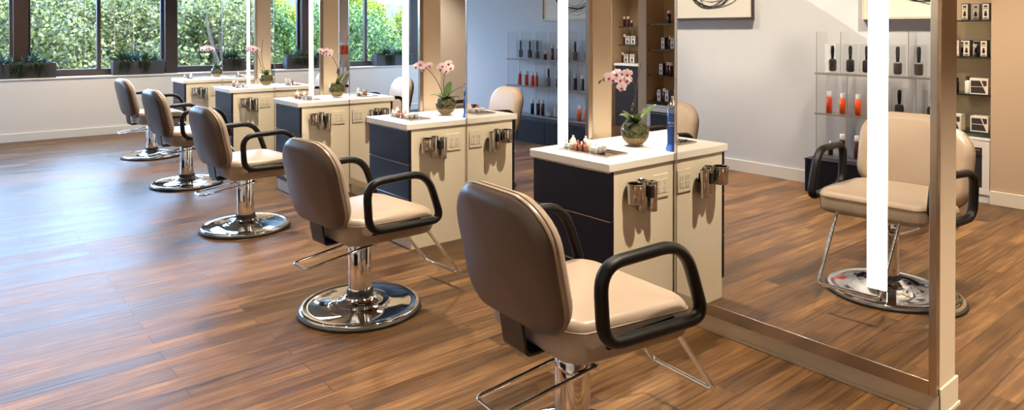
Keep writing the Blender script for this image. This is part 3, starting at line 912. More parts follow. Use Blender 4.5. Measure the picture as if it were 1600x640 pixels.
for k in range(5):
    sel = range(len(T_ITEMS)) if k == 0 else [i for i in range(len(T_ITEMS)) if (i * 7 + k * 3) % 5 in ((0, 2, 3, 4) if k == 1 else (0, 2))]
    cnt = {}
    for i in sel:
        x, y, kd, mt, cp, cw = T_ITEMS[i]
        o = item(kd, mt, cp)
        if k: x += random.uniform(-0.008, 0.008)
        o.location = (2.555 + x, 2.495 + STEP * k + y, zc + 0.0022)
        o.rotation_euler = (0, 0, random.uniform(-0.4, 0.4))
        key = (cw, kd); cnt[key] = cnt.get(key, 0) + 1
        q = '' if sum(1 for j in sel if (T_ITEMS[j][5], T_ITEMS[j][2]) == key) == 1 else ', %s from its far end' % ORD[cnt[key] - 1]
        tag(o, '%s cosmetic %s in the %s counter\'s tray%s' % (cw, NAMEW[kd], NTH[k], q), NAMEW[kd], 'cosmetics in the trays')

# ---------------------------------------------------------------- planters on the window sill
def planter(x0, x1, label, seed):
    rnd = random.Random(seed)
    t = empty('succulent_planter', ((x0 + x1) / 2, 11.30, 0.8225))
    tag(t, label, 'planter', 'planters on the window sill')
    w = (x1 - x0) / 2; h = 0.20
    b = MB()
    b.box(-w, w, -0.045, -0.033, 0, h); b.box(-w, w, 0.130, 0.142, 0, h); b.box(-w, -w + 0.012, -0.033, 0.130, 0, h); b.box(w - 0.012, w, -0.033, 0.130, 0, h)
    b.box(-w + 0.012, w - 0.012, -0.033, 0.130, 0, 0.01)
    b.build('box', M['planter'], t, bevel=0.002)
    MB().box(-w + 0.0125, w - 0.0125, -0.0325, 0.1295, 0.011, h - 0.012).build('soil', M['soil'], t)
    n = max(3, int((x1 - x0) / 0.12))
    for i in range(n):
        cx = -w + 0.06 + (2 * w - 0.12) * (i + 0.5) / n + rnd.uniform(-0.02, 0.02)
        cy = rnd.uniform(0.02, 0.09); big = rnd.uniform(0.13, 0.24)
        mb = MB()
        nl = 22
        for j in range(nl):
            a = j * 2.399 + rnd.uniform(-0.2, 0.2); el = R(15 + 65 * j / nl)
            ln = big * rnd.uniform(0.75, 1.15)
            d = Vector((math.cos(a) * math.cos(el), math.sin(a) * math.cos(el) * 0.8, math.sin(el)))
            pts = [Vector((cx, cy, h - 0.015)) + d * ln * s + Vector((0, 0, -0.35 * ln * s * s * math.cos(el))) for s in (0, 0.25, 0.5, 0.75, 1.0)]
            wd = big * rnd.uniform(0.09, 0.13)
            ribbon(mb, pts, [wd * 0.7, wd, wd * 0.9, wd * 0.5, 0.001], cup=0.35)
        mb.build('succulent', M['succulent'] if rnd.random() < 0.6 else M['succulent_dark'], t, fixn=False)
    for i in range(max(2, n // 2)):
        cx = -w + 0.1 + (2 * w - 0.2) * rnd.random()
        mb = MB()
        for j in range(16):
            x = cx + rnd.uniform(-0.07, 0.07); dl = rnd.uniform(0.06, 0.19)
            y = -0.052 - rnd.uniform(0, 0.02)
            path = [(x, -0.01, h + 0.005), (x + rnd.uniform(-.01, .01), -0.04, h + 0.02), (x + rnd.uniform(-.01, .01), y, h - dl * 0.4), (x + rnd.uniform(-.02, .02), y, h - dl)]
            mb.tube(path, 0.0035, 5)
            for q in range(7):
                z = h - dl * (q + 1) / 7
                s_ = rnd.choice((-1, 1))
                ribbon(mb, [(x, y, z), (x + s_ * 0.008, y - 0.006, z + 0.003), (x + s_ * 0.018, y - 0.008, z - 0.006)], [0.002, 0.006, 0.001])
        mb.build('trailing_strands', M['vine'], t, fixn=False)
    return t
planter(0.30, 1.255, 'charcoal planter of succulents at the left end of the window sill', 3)
planter(1.925, 2.585, 'charcoal planter of succulents on the sill above the farthest chair', 5)
planter(-1.12, -0.37, 'charcoal planter of succulents seen mirrored beside the lamp of the third nearest mirror', 8)

# ---------------------------------------------------------------- opposite wall: acrylic displays and pictures
def bottle(h, r, mat, capmat, name='shampoo_bottle', cap=0.24, capr=0.8):
    hb = h * (1 - cap)
    o = MB().lathe([(0, 0), (r * 0.92, 0), (r, h * 0.02), (r, hb * 0.92), (r * 0.8, hb * 0.98), (r * 0.55, hb), (0, hb)], n=20).build(name, mat)
    MB().lathe([(0, hb), (r * capr, hb), (r * capr, h * 0.985), (r * capr * 0.9, h), (0, h)], n=18).build('cap', capmat, o)
    return o
def brush(round_=True, name='hair_brush'):
    t = empty(name)
    if round_:
        MB().lathe([(0, 0.01), (0.017, 0.01), (0.024, 0.02), (0.025, 0.105), (0.016, 0.115), (0, 0.116)], n=20).build('bristle_barrel', M['grey_metal'], t)
        MB().lathe([(0, 0.115), (0.009, 0.115), (0.011, 0.15), (0.0125, 0.21), (0.010, 0.245), (0, 0.25)], n=12).build('handle', M['black_bottle'], t)
    else:
        vs, fs, _a, _b = pillow(0.052, 0.115, 0.020, 0.022, 0.018, 0.008, 0.002, lambda u, v, d: (d, u, v + 0.07))
        MB().add(vs, fs).build('bristle_pad', M['bristle'], t)
        MB().lathe([(0, 0.125), (0.008, 0.125), (0.0105, 0.17), (0.012, 0.215), (0.009, 0.245), (0, 0.248)], n=12).build('handle', M['black_bottle'], t)
    p = MB(); a, b = 0.033, 0.036
    for (x0, x1, y0, y1) in ((-a, a, -b, -b + 0.0015), (-a, a, b - 0.0015, b), (-a, -a + 0.0015, -b, b), (a - 0.0015, a, -b, b)): p.box(x0, x1, y0, y1, 0.003, 0.262)
    p.box(-a, a, -b, b, 0.0, 0.003)
    p.build('clear_pack', M['acrylic'], t)
    for c in t.children:
        for v in c.data.vertices: v.co.x *= 1.35; v.co.y *= 1.35
    return t
PB = {}
def prod(kind):
    mk = {'orange': lambda: bottle(0.185, 0.026, M['orange'], M['clear_plastic']),
          'red': lambda: bottle(0.195, 0.026, M['red'], M['clear_plastic']),
          'brown': lambda: bottle(0.20, 0.024, M['brown_plastic'], M['clear_plastic']),
          'maroon': lambda: bottle(0.20, 0.026, M['maroon'], M['white_plastic']),
          'small': lambda: bottle(0.125, 0.021, M['maroon'], M['white_plastic'], cap=0.4, capr=0.45),
          'dark': lambda: bottle(0.19, 0.024, M['black_bottle'], M['clear_plastic']),
          'white': lambda: bottle(0.13, 0.022, M['white_plastic'], M['white_plastic'], 'lotion_tube'),
          'tub': lambda: bottle(0.05, 0.028, M['white_plastic'], M['white_plastic'], 'cream_tub', 0.3, 1.02),
          'rbrush': lambda: brush(True, 'round_brush'), 'pbrush': lambda: brush(False, 'paddle_brush')}[kind]
    if kind not in PB:
        PB[kind] = mk(); _cc[PB[kind].name] = list(PB[kind].children)
        return PB[kind]
    return copy_tree(PB[kind])
WORD = {'orange': ('clear-capped orange shampoo bottle', 'bottle'), 'red': ('clear-capped red shampoo bottle', 'bottle'), 'brown': ('tall brown shampoo bottle', 'bottle'), 'maroon': ('white-capped maroon bottle', 'bottle'),
        'small': ('small maroon dropper bottle', 'bottle'), 'dark': ('clear-capped black bottle', 'bottle'), 'white': ('white lotion tube', 'tube'), 'tub': ('low white tub', 'tub'),
        'rbrush': ('clear-packed round hair brush', 'brush'), 'pbrush': ('clear-packed black paddle brush', 'brush')}
SH = (1.065, 0.700, 0.318)
def display(x0, x1, y0, y1, face, label, wherew, rows, along='y'):
    """Clear acrylic shelf unit: back sheet, end sheets, dividers, three shelves."""
    t = empty('acrylic_display', ((x0 + x1) / 2, (y0 + y1) / 2, 0))
    tag(t, label, 'display shelf', 'clear acrylic display shelves')
    cx, cy = (x0 + x1) / 2, (y0 + y1) / 2
    a, b, c, d = x0 - cx, x1 - cx, y0 - cy, y1 - cy
    sh = MB(); ed = MB()
    for z in SH:
        sh.box(a, b, c, d, z - 0.012, z)
        if along == 'y': ed.box(b if face > 0 else a - 0.002, b + 0.002 if face > 0 else a, c, d, z - 0.016, z + 0.001)
        else: ed.box(a, b, c - 0.002, c, z - 0.016, z + 0.001)
    sh.build('shelves', M['acrylic'], t); ed.build('shelf_edges', M['acrylic_edge'], t)
    up = MB(); ue = MB()
    if along == 'y':
        n = max(2, int(round((d - c) / 0.31)))
        for i in range(n + 1):
            y = c + (d - c) * i / n
            y = min(max(y, c + 0.003), d - 0.003)
            for k, z in enumerate(SH):
                z2 = 1.44 if k == 0 else SH[k - 1] - 0.0125
                yy = clear_of(y + cy, rows[k]) - cy if 0 < i < n else y
                up.box(a + 0.001, b - 0.03, yy - 0.003, yy + 0.003, z + 0.0005, z2)
                ue.box(b - 0.0299, b - 0.028, yy - 0.003, yy + 0.003, z + 0.001, z2)
    else:
        n = max(2, int(round((b - a) / 0.31)))
        for i in range(n + 1):
            x = a + (b - a) * i / n
            x = min(max(x, a + 0.003), b - 0.003)
            for k, z in enumerate(SH):
                z2 = 1.44 if k == 0 else SH[k - 1] - 0.0125
                xx = clear_of(x + cx, rows[k]) - cx if 0 < i < n else x
                up.box(xx - 0.003, xx + 0.003, c + 0.03, d - 0.001, z + 0.0005, z2)
                ue.box(xx - 0.003, xx + 0.003, c + 0.028, c + 0.0299, z + 0.001, z2)
    up.build('dividers', M['acrylic'], t); ue.build('divider_edges', M['acrylic_edge'], t)
    for r_, row in enumerate(rows):
        cnt = {}
        for kd, pos in row: cnt[kd] = cnt.get(kd, 0) + 1
        seen = {}
        for kd, pos in row:
            o = prod(kd)
            xx = x0 + 0.105 if along == 'y' else pos
            yy = pos if along == 'y' else y0 + 0.09
            o.location = (xx, yy, SH[r_] + 0.0008)
            o.rotation_euler = (0, 0, 0)
            seen[kd] = seen.get(kd, 0) + 1
            q = '' if cnt[kd] == 1 else ', %s such from left' % ORD[seen[kd] - 1]
            tag(o, '%s on the %s shelf, %s display%s' % (WORD[kd][0], ('top', 'middle', 'bottom')[r_], wherew, q), WORD[kd][1], 'products on the acrylic displays')
def clear_of(p, row, r=0.054):
    for d_ in (0, .01, -.01, .02, -.02, .03, -.03, .04, -.04, .05, -.05, .06, -.06, .07, -.07):
        if all(abs(p + d_ - q[1]) > r for q in row): return p + d_
    return p
def base_cabinet(x0, x1, y0, y1, label, n):
    t = empty('base_cabinet', (x0, (y0 + y1) / 2, 0))
    tag(t, label, 'cabinet', 'dark cabinets under the displays')
    h = (y1 - y0) / 2
    MB().box(0, x1 - x0, -h, h, 0.0, 0.29).build('body', M['navy'], t, bevel=0.002)
    MB().box(-0.0, x1 - x0 + 0.012, -h - 0.006, h + 0.006, 0.2905, 0.3005).build('top', M['navy'], t, bevel=0.002)
    for i in range(n):
        a = -h + 2 * h * i / n; b = -h + 2 * h * (i + 1) / n
        MB().box(x1 - x0, x1 - x0 + 0.012, a + 0.004, b - 0.004, 0.03, 0.286).build('door', M['navy'], t, bevel=0.0015)
base_cabinet(-0.681, -0.36, 1.45, 3.22, 'low dark cabinet on the opposite wall, under the display behind the nearest chair\'s reflection', 3)
base_cabinet(-0.681, -0.26, 5.55, 7.70, 'low dark cabinet on the bluish opposite wall, mirrored beside the second lamp', 4)
display(-0.695, -0.50, 1.50, 3.207, 1, 'clear acrylic shelf display of brushes and bottles mirrored in the largest mirror', 'nearer acrylic',
        [[('pbrush', 3.086), ('pbrush', 2.924), ('pbrush', 2.78), ('rbrush', 2.523), ('rbrush', 2.357), ('rbrush', 2.20), ('rbrush', 1.95)],
         [('red', 3.116), ('orange', 2.993), ('orange', 2.856), ('orange', 2.74), ('pbrush', 2.508), ('pbrush', 2.255), ('pbrush', 2.0)],
         [('small', 3.10), ('maroon', 2.993), ('brown', 2.865), ('maroon', 2.74), ('maroon', 2.6), ('dark', 2.2)]])
display(-0.695, -0.48, 5.60, 7.688, 1, 'clear acrylic shelf display of shampoo and brushes on the bluish opposite wall', 'farther acrylic',
        [[('pbrush', 7.504), ('pbrush', 7.313), ('rbrush', 7.16), ('small', 6.997), ('brown', 6.858), ('brown', 6.746), ('brown', 6.63), ('rbrush', 6.424), ('rbrush', 6.22), ('rbrush', 5.95)],
         [('red', 7.532), ('red', 7.381), ('orange', 7.259), ('orange', 7.18), ('pbrush', 6.93), ('pbrush', 6.746), ('rbrush', 6.6), ('dark', 6.424), ('dark', 6.297), ('dark', 6.17), ('dark', 5.9)],
         [('dark', 7.259), ('maroon', 7.14), ('maroon', 7.05), ('tub', 6.921), ('white', 6.796), ('white', 6.62), ('orange', 6.354), ('orange', 6.24), ('red', 6.1), ('red', 5.85)]])
display(5.245, 6.25, 11.02, 11.231, -1, 'clear acrylic display against the window wall, orange bottles seen through a gap', 'window-wall acrylic',
        [[('orange', 5.30), ('orange', 5.35), ('orange', 5.40), ('orange', 5.45), ('orange', 5.52), ('red', 5.70), ('red', 5.90), ('red', 6.1)],
         [('white', 5.31), ('white', 5.38), ('maroon', 5.5), ('maroon', 5.8)],
         [('orange', 5.33), ('orange', 5.42), ('dark', 5.6), ('dark', 5.8)]], along='x')
t = empty('low_cabinet', (5.75, 11.12, 0))
tag(t, 'low dark cabinet beneath the acrylic display on the window wall', 'cabinet')
MB().box(-0.50, 0.50, -0.17, 0.11, 0, 0.29).build('body', M['navy'], t, bevel=0.002)
MB().box(-0.495, -0.005, -0.182, -0.1705, 0.02, 0.28).build('door', M['navy'], t, bevel=0.001)
MB().box(0.005, 0.495, -0.182, -0.1705, 0.02, 0.28).build('door', M['navy'], t, bevel=0.001)

def picture(y0, y1, z0, z1, label, fm, seed):
    rnd = random.Random(seed)
    t = empty('framed_drawing', (-0.699, (y0 + y1) / 2, z0))
    tag(t, label, 'picture', 'framed line drawings on the opposite wall')
    h = (y1 - y0) / 2; H = z1 - z0
    f = MB(); w = 0.022
    f.box(0, 0.028, -h, h, 0, w); f.box(0, 0.028, -h, h, H - w, H); f.box(0, 0.028, -h, -h + w, w, H - w); f.box(0, 0.028, h - w, h, w, H - w)
    f.build('frame', fm, t, bevel=0.002)
    MB().box(0.002, 0.012, -h + w, h - w, w, H - w).build('sheet', M['paper'], t)
    ink = MB()
    cz = H * 0.52
    for q in range(9):
        a0 = rnd.uniform(0, 6.28); rx = h * rnd.uniform(0.45, 0.68); rz = H * rnd.uniform(0.27, 0.40)
        oy, oz = rnd.uniform(-0.06, 0.06), rnd.uniform(-0.05, 0.05)
        pts = []
        for i in range(40):
            a = a0 + i / 39 * rnd.uniform(5.6, 6.2)
            pts.append((0.0135, oy + rx * math.cos(a) * (1 + 0.05 * math.sin(3 * a + q)), cz + oz + rz * math.sin(a)))
        wv = rnd.uniform(0.002, 0.0065)
        vs = []; fs = []
        for i, p in enumerate(pts):
            p = Vector(p); tn = (Vector(pts[min(i + 1, 39)]) - Vector(pts[max(i - 1, 0)])).normalized()
            sd = tn.cross(Vector((1, 0, 0))); ww = wv * (0.4 + 0.6 * abs(math.sin(i / 39 * PI * 2 + q)))
            vs += [p - sd * ww + Vector((0.0001 * q, 0, 0)), p + sd * ww + Vector((0.0001 * q, 0, 0))]
        for i in range(39): fs.append((2 * i, 2 * i + 1, 2 * i + 3, 2 * i + 2))
        ink.add(vs, fs)
    ink.build('ink_lines', M['ink'], t, flat=True, fixn=False)
picture(3.945, 4.98, 1.565, 2.40, 'framed drawing of looping black lines reflected left in the largest mirror', M['frame_wood'], 4)
picture(1.75, 2.86, 1.545, 2.40, 'pale-framed drawing above the nearer acrylic display, mirrored behind the largest lamp', M['frame_pale'], 9)
picture(5.95, 7.16, 1.585, 2.40, 'framed drawing of black loops above the farther acrylic display', M['frame_pale'], 6)

# ---------------------------------------------------------------- shelf niches on the right
def carton(wx, wy, h, style, name='product_carton'):
    """Small printed carton; printed face towards the room (local -x)."""
    mat = {'dark': M['carton'], 'grey': M['carton_grey'], 'white': M['carton_white']}[style]
    o = MB().box(-wx / 2, wx / 2, -wy / 2, wy / 2, 0, h).build(name, mat, bevel=0.001)
    p = MB()
    x = -wx / 2 - 0.0008
    if style == 'white':      # wide white box with two dark panels and a slanting stripe
        q = MB()
        y0, y1 = -wy / 2, wy / 2
        def poly(pp, dx=0.0): q.add([(x - dx, y, z) for y, z in pp], [tuple(range(len(pp)))])
        poly([(y1 * 0.86, h * 0.50), (y1 * 0.86, h * 0.86), (y0 * 0.15, h * 0.86), (y0 * 0.45, h * 0.50)])
        poly([(y1 * 0.86, h * 0.08), (y1 * 0.86, h * 0.46), (y0 * 0.48, h * 0.46), (y0 * 0.80, h * 0.08)])
        poly([(y0 * 0.30, h * 0.86), (y0 * 0.86, h * 0.86), (y0 * 0.86, h * 0.55), (y0 * 0.58, h * 0.50)])
        q.build('printed_face', M['carton'], o, flat=True, fixn=False)
    else:
        q = MB(); y0, y1 = -wy / 2, wy / 2
        q.box(x, x + 0.0006, y0 * 0.84, y1 * 0.84, h * 0.06, h * 0.95)
        l = q.build('printed_face', M['carton_white'], o)
        z = MB()
        z.lathe([(0, h * 0.22), (wy * 0.2, h * 0.25), (wy * 0.22, h * 0.36), (wy * 0.13, h * 0.44), (wy * 0.16, h * 0.50), (0, h * 0.56)], (0, 0, 0), 10)
        z.v = [(x - 0.0006 - 0.0002 * abs(v[0]), v[1], v[2]) for v in z.v]
        z.box(x - 0.001, x - 0.0004, y0 * 0.6, y1 * 0.6, h * 0.66, h * 0.69); z.box(x - 0.001, x - 0.0004, y0 * 0.45, y1 * 0.45, h * 0.75, h * 0.86); z.box(x - 0.001, x - 0.0004, y0 * 0.6, y1 * 0.6, h * 0.09, h * 0.15)
        z.build('printed_mark', M['carton'], l, flat=True, fixn=False)
    return o
CB = {}
def cart(key):
    mk = {'cd': lambda: carton(0.06, 0.055, 0.145, 'dark'), 'cg': lambda: carton(0.06, 0.055, 0.145, 'grey'), 'cw': lambda: carton(0.10, 0.135, 0.135, 'white', 'product_box'),
          'bk': lambda: bottle(0.13, 0.02, M['black_bottle'], M['black_bottle']), 'wb': lambda: bottle(0.15, 0.02, M['white_plastic'], M['maroon'], 'hairspray_can'), 'mr': lambda: bottle(0.16, 0.024, M['maroon'], M['white_plastic']),
          'ms': lambda: bottle(0.10, 0.018, M['maroon'], M['white_plastic'], cap=0.35, capr=0.6), 'cl': lambda: carton(0.05, 0.10, 0.14, 'grey', 'product_box')}[key]
    if key not in CB:
        CB[key] = mk(); _cc[CB[key].name] = list(CB[key].children)
        for c in CB[key].children: children_cached(c)
        return CB[key]
    return copy_tree(CB[key])
CW = {'cd': ('slim dark white-fronted carton', 'carton'), 'cg': ('slim grey pale-fronted carton', 'carton'), 'cw': ('wide white dark-panelled box', 'box'), 'bk': ('black product bottle', 'bottle'),
      'wb': ('white hairspray can', 'can'), 'mr': ('tall white-capped maroon bottle', 'bottle'), 'ms': ('small white-capped maroon bottle', 'bottle'), 'cl': ('flat grey product box', 'box')}
LV = (1.535, 1.222, 0.905, 0.585)
def niche(y0, y1, label, wherew, rows, x0=XR + 0.03, x1=NB - 0.002):
    for i, z in enumerate(LV):
        t = MB().box(x0 - (x0 + x1) / 2, x1 - (x0 + x1) / 2, -(y1 - y0) / 2 + 0.003, (y1 - y0) / 2 - 0.003, -0.010, 0.0).build('glass_shelf', M['shelf_glass'])
        t.location = ((x0 + x1) / 2, (y0 + y1) / 2, z)
        MB().box(-(x1 - x0) / 2 - 0.0022, -(x1 - x0) / 2 - 0.0002, -(y1 - y0) / 2 + 0.003, (y1 - y0) / 2 - 0.003, -0.0125, 0.0015).build('front_edge', M['shelf_edge'], t)
        tag(t, '%s dark glass shelf in the %s' % (('top', 'second', 'third', 'lowest')[i], wherew), 'shelf', 'glass shelves in the wall niches')
        cnt = {}; seen = {}
        for kd, y, dx in rows[i]: cnt[kd] = cnt.get(kd, 0) + 1
        for kd, y, dx in rows[i]:
            o = cart(kd)
            o.location = (x0 + 0.06 + dx, y, z + 0.0006)
            o.rotation_euler = (0, 0, random.uniform(-0.06, 0.06))
            seen[kd] = seen.get(kd, 0) + 1
            q = '' if cnt[kd] == 1 else ', %s such from right' % ORD[seen[kd] - 1]
            tag(o, '%s, %s shelf of the %s%s' % (CW[kd][0], ('top', 'second', 'third', 'lowest')[i], wherew, q), CW[kd][1], 'products in the wall niches')
    t = empty('niche_cabinet', (XR, (y0 + y1) / 2, 0))
    tag(t, label, 'cabinet', 'cabinets under the niche shelves')
    h = (y1 - y0) / 2 - 0.004
    MB().box(0.022, 0.33, -h, h, 0.0, 0.52).build('body', M['base_white'], t)
    MB().box(0.004, 0.332, -h, h, 0.5205, 0.54).build('top', M['base_white'], t, bevel=0.002)
    MB().box(0.012, 0.0215, -h, h, 0.0, 0.052).build('kick_board', M['base_white'], t)
    nd = 3
    for i in range(nd):
        a = -h + 2 * h * i / nd + 0.003; b = -h + 2 * h * (i + 1) / nd - 0.003
        d = MB()
        w = 0.055
        d.box(0.004, 0.0215, a, b, 0.068, 0.068 + w); d.box(0.004, 0.0215, a, b, 0.515 - w, 0.515)
        d.box(0.004, 0.0215, a, a + w, 0.068 + w, 0.515 - w); d.box(0.004, 0.0215, b - w, b, 0.068 + w, 0.515 - w)
        dd = d.build('door', M['base_white'], t, bevel=0.0015)
        MB().box(0.010, 0.0216, a + w + 0.001, b - w - 0.001, 0.068 + w + 0.001, 0.515 - w - 0.001).build('dark_panel', M['tan_plate'], dd)
        MB().tube([(-0.012, a + w + 0.01, 0.44), (-0.012, b - w - 0.01, 0.44)], 0.006, 8).build('pull', M['steel'], dd)
niche(N1[0], N1[1], 'white cabinet with dark panelled doors under the shelves at right', 'right-hand niche',
      [[('cd', 2.045, 0), ('cg', 2.085, 0.12), ('cd', 2.20, 0), ('cg', 2.155, 0.12), ('cd', 2.48, 0.02), ('cd', 2.70, 0.05)],
       [('cd', 2.055, 0), ('bk', 2.105, 0.02), ('cd', 2.185, 0), ('cg', 2.145, 0.10), ('cg', 2.235, 0.06), ('cg', 2.275, 0.02), ('cd', 2.36, 0), ('cd', 2.6, 0)],
       [('cw', 2.095, 0.02), ('wb', 2.185, 0), ('bk', 2.285, 0.04), ('cw', 2.48, 0)],
       [('cw', 2.085, 0.02), ('cw', 2.29, 0.02), ('cw', 2.6, 0)]])
niche(N2[0], N2[1], 'white cabinet with dark panelled doors behind the nearest orchid', 'niche behind the orchid',
      [[('mr', 5.40, 0), ('cd', 5.25, 0)],
       [('cd', 5.47, 0), ('mr', 5.40, 0.03), ('cd', 5.33, 0), ('mr', 5.1, 0)],
       [('cd', 5.50, 0), ('mr', 5.43, 0.02), ('mr', 5.37, 0.0), ('cd', 5.2, 0)],
       [('ms', 5.62, 0.05), ('cg', 5.53, 0), ('mr', 5.47, 0), ('cg', 5.41, 0), ('mr', 5.3, 0)]])
# shelves and counter far behind, seen through the nearest gap
t = empty('retail_counter', (8.02, 6.78, 0))
tag(t, 'far retail counter with a dark front and pale top, glimpsed through the nearest gap', 'counter')
MB().box(0.02, 0.37, -0.58, 0.58, 0.0, 0.92).build('body', M['tan_plate'], t, bevel=0.002)
MB().box(0.0, 0.37, -0.60, 0.60, 0.9205, 0.955).build('top', M['counter'], t, bevel=0.002)
for i, z in enumerate((1.51, 1.235)):
    t = MB().box(-0.13, 0.13, -0.66, 0.60, -0.010, 0).build('glass_shelf', M['shelf_glass'])
    t.location = (8.262, 6.78, z)
    MB().box(-0.1322, -0.1302, -0.66, 0.60, -0.0125, 0.0015).build('front_edge', M['shelf_edge'], t)
    tag(t, '%s dark glass shelf above the far retail counter' % ('upper', 'lower')[i], 'shelf', 'glass shelves above the far counter')
for (kd, y, zl, lw) in (('mr', 7.315, 1.51, 'upper'), ('mr', 7.235, 1.51, 'upper'), ('ms', 7.17, 1.51, 'upper'), ('mr', 7.31, 1.235, 'lower'), ('cl', 7.23, 1.235, 'lower'), ('cl', 7.12, 1.235, 'lower'), ('mr', 7.345, 0.955, 'counter'), ('cl', 7.26, 0.955, 'counter'), ('cl', 7.14, 0.955, 'counter')):
    o = cart(kd)
    o.location = (8.19, y, zl + 0.0006); o.rotation_euler = (0, 0, 0)
    pos = 'nearest' if y < 7.18 else ('middle' if y < 7.28 else 'farthest')
    tag(o, '%s, %s item on the far retail %s' % (CW[kd][0], pos, {'upper': 'upper shelf', 'lower': 'lower shelf', 'counter': 'counter top'}[lw]), CW[kd][1], 'products above the far counter')

# ---------------------------------------------------------------- outdoors
struct('ground', MB().box(-40, 40, 11.9, 34, -2.7, -2.5), M['ground'])
hb = MB(); vs = []; fs = []
nx, ny = 40, 10
for j in range(ny):
    for i in range(nx):
        x = -45 + 90 * i / (nx - 1); s = j / (ny - 1)
        vs.append((x, 31 + 9 * s + 0.6 * math.sin(i * 1.3 + j), -2.6 + 6.2 * s ** 0.8 + 0.4 * math.sin(i * 0.9) * s))
for j in range(ny - 1):
    for i in range(nx - 1): fs.append((j * nx + i, j * nx + i + 1, (j + 1) * nx + i + 1, (j + 1) * nx + i))
struct('hillside', MB().add(vs, fs), M['hill'])

LM = [leaf_mat('pale_olive_leaves', S(36, 40, 16), S(82, 84, 36), S(158, 148, 84), 0.4),
      leaf_mat('yellow_green_leaves', S(52, 66, 10), S(112, 122, 18), S(190, 172, 36), 0.5),
      leaf_mat('fresh_green_leaves', S(28, 52, 20), S(66, 94, 36), S(140, 146, 72), 0.45),
      leaf_mat('deep_green_leaves', S(26, 40, 20), S(60, 74, 34), S(116, 118, 60), 0.4)]
def crown_mesh(name, seed, n=30000, rx=1.35, rz=2.1, leaf=0.040):
    g = np.random.default_rng(seed)
    nc = 48
    d = g.normal(size=(nc, 3)); d /= np.linalg.norm(d, axis=1)[:, None]
    rad = g.uniform(0.35, 1.0, nc) ** 0.5
    cen = d * rad[:, None] * np.array([rx, rx, rz])
    idx = g.integers(0, nc, n)
    off = g.normal(size=(n, 3)) * np.array([0.21, 0.21, 0.17])
    pos = cen[idx] + off
    q = np.linalg.norm(pos / np.array([1.56, 1.56, 2.5]), axis=1)
    pos = pos / np.maximum(1.0, q / g.uniform(0.85, 1.0, n))[:, None]
    a = g.normal(size=(n, 3)); a /= np.linalg.norm(a, axis=1)[:, None]
    b = g.normal(size=(n, 3)); b -= a * (a * b).sum(1)[:, None]; b /= np.linalg.norm(b, axis=1)[:, None]
    ln = leaf * g.uniform(0.7, 1.4, n)[:, None]; wd = ln * 0.62
    v = np.stack([pos - a * ln, pos + b * wd, pos + a * ln, pos - b * wd], axis=1).reshape(-1, 3)
    me = bpy.data.meshes.new(name)
    me.vertices.add(len(v)); me.vertices.foreach_set('co', v.astype(np.float32).ravel())
    me.loops.add(4 * n); me.loops.foreach_set('vertex_index', np.arange(4 * n, dtype=np.int32))
    me.polygons.add(n); me.polygons.foreach_set('loop_start', np.arange(0, 4 * n, 4, dtype=np.int32))
    try: me.polygons.foreach_set('loop_total', np.full(n, 4, dtype=np.int32))
    except Exception: pass
    me.update(calc_edges=True); me.validate()
    me.materials.append(LM[0])
    return me, cen
crowns = [crown_mesh('leafy_crown', 11 + i) for i in range(3)]
def trunk_mesh(seed, cen):
    rnd = random.Random(seed); mb = MB()
    base = Vector((0, 0, -2.9)); top = Vector((rnd.uniform(-0.2, 0.2), rnd.uniform(-0.2, 0.2), 1.6))
    mid = Vector((rnd.uniform(-0.2, 0.2), rnd.uniform(-0.2, 0.2), -1.8))
    mb.tube([base, mid, (mid + top) / 2 + Vector((0.12, -0.1, 0)), top], [0.17, 0.13, 0.09, 0.03], 9)
    for j in range(14):
        c = Vector(cen[rnd.randrange(len(cen))])
        s = rnd.uniform(0.15, 0.8); st = mid.lerp(top, s) if c.z > mid.z else mid
        m1 = st.lerp(c, 0.5) + Vector((rnd.uniform(-.3, .3), rnd.uniform(-.3, .3), rnd.uniform(0.0, .35)))
        q = [st, st.lerp(m1, 0.5) + Vector((0, 0, -0.06)), m1, m1.lerp(c, 0.5) + Vector((rnd.uniform(-.1, .1), 0, 0.08)), c]
        mb.tube(q, [0.055, 0.042, 0.03, 0.02, 0.008], 6)
    return mb
tmeshes = []
TREES = []
for row, (yy, xs) in enumerate(((15.6, [-8.6, -5.3, -2.0, 1.3, 4.6, 7.9]), (18.9, [-10.2, -6.9, -3.6, -0.3, 3.0, 6.3, 9.6]),
                                (22.2, [-11.9, -8.6, -5.3, -2.0, 1.3, 4.6, 7.9, 11.2]), (25.5, [-13.5, -10.2, -6.9, -3.6, -0.3, 3.0, 6.3, 9.6, 12.9]))):
    for i, x in enumerate(xs): TREES.append((x, yy, row, i))
KINDW = ['pale olive', 'yellow-green', 'fresh green', 'deep green']
tproto = {}
ROWW = ['front', 'second', 'third', 'rearmost']
for q, (x, y, row, i) in enumerate(TREES):
    ci = (i + row) % 3
    if x < -2.5: mi = (1, 2, 1, 1)[(i + row) % 4]
    elif x < 0.3: mi = (2, 0)[row % 2]
    else: mi = (0, 0, 3, 0)[(i + row) % 4]
    t = empty('leafy_tree', (x, y, 0.0 + 0.12 * (i % 3) + 0.22 * row), (i * 1.7 + row) % 6.28)
    if ci not in tproto:
        me, cen = crowns[ci]
        mb = trunk_mesh(ci + 3, cen)
        tr = mb.build('trunk', M['bark'], t)
        tproto[ci] = tr.data
    else:
        tr = bpy.data.objects.new('trunk', tproto[ci]); COL.objects.link(tr); tr.parent = t
    cr = bpy.data.objects.new('crown', crowns[ci][0]); COL.objects.link(cr); cr.parent = t
    cr.material_slots[0].link = 'OBJECT'; cr.material_slots[0].material = LM[mi]
    tag(t, '%s leafy tree outside, %s from the left in the %s row of trees' % (KINDW[mi], ORD[i], ROWW[row]), 'tree', 'trees beyond the windows')

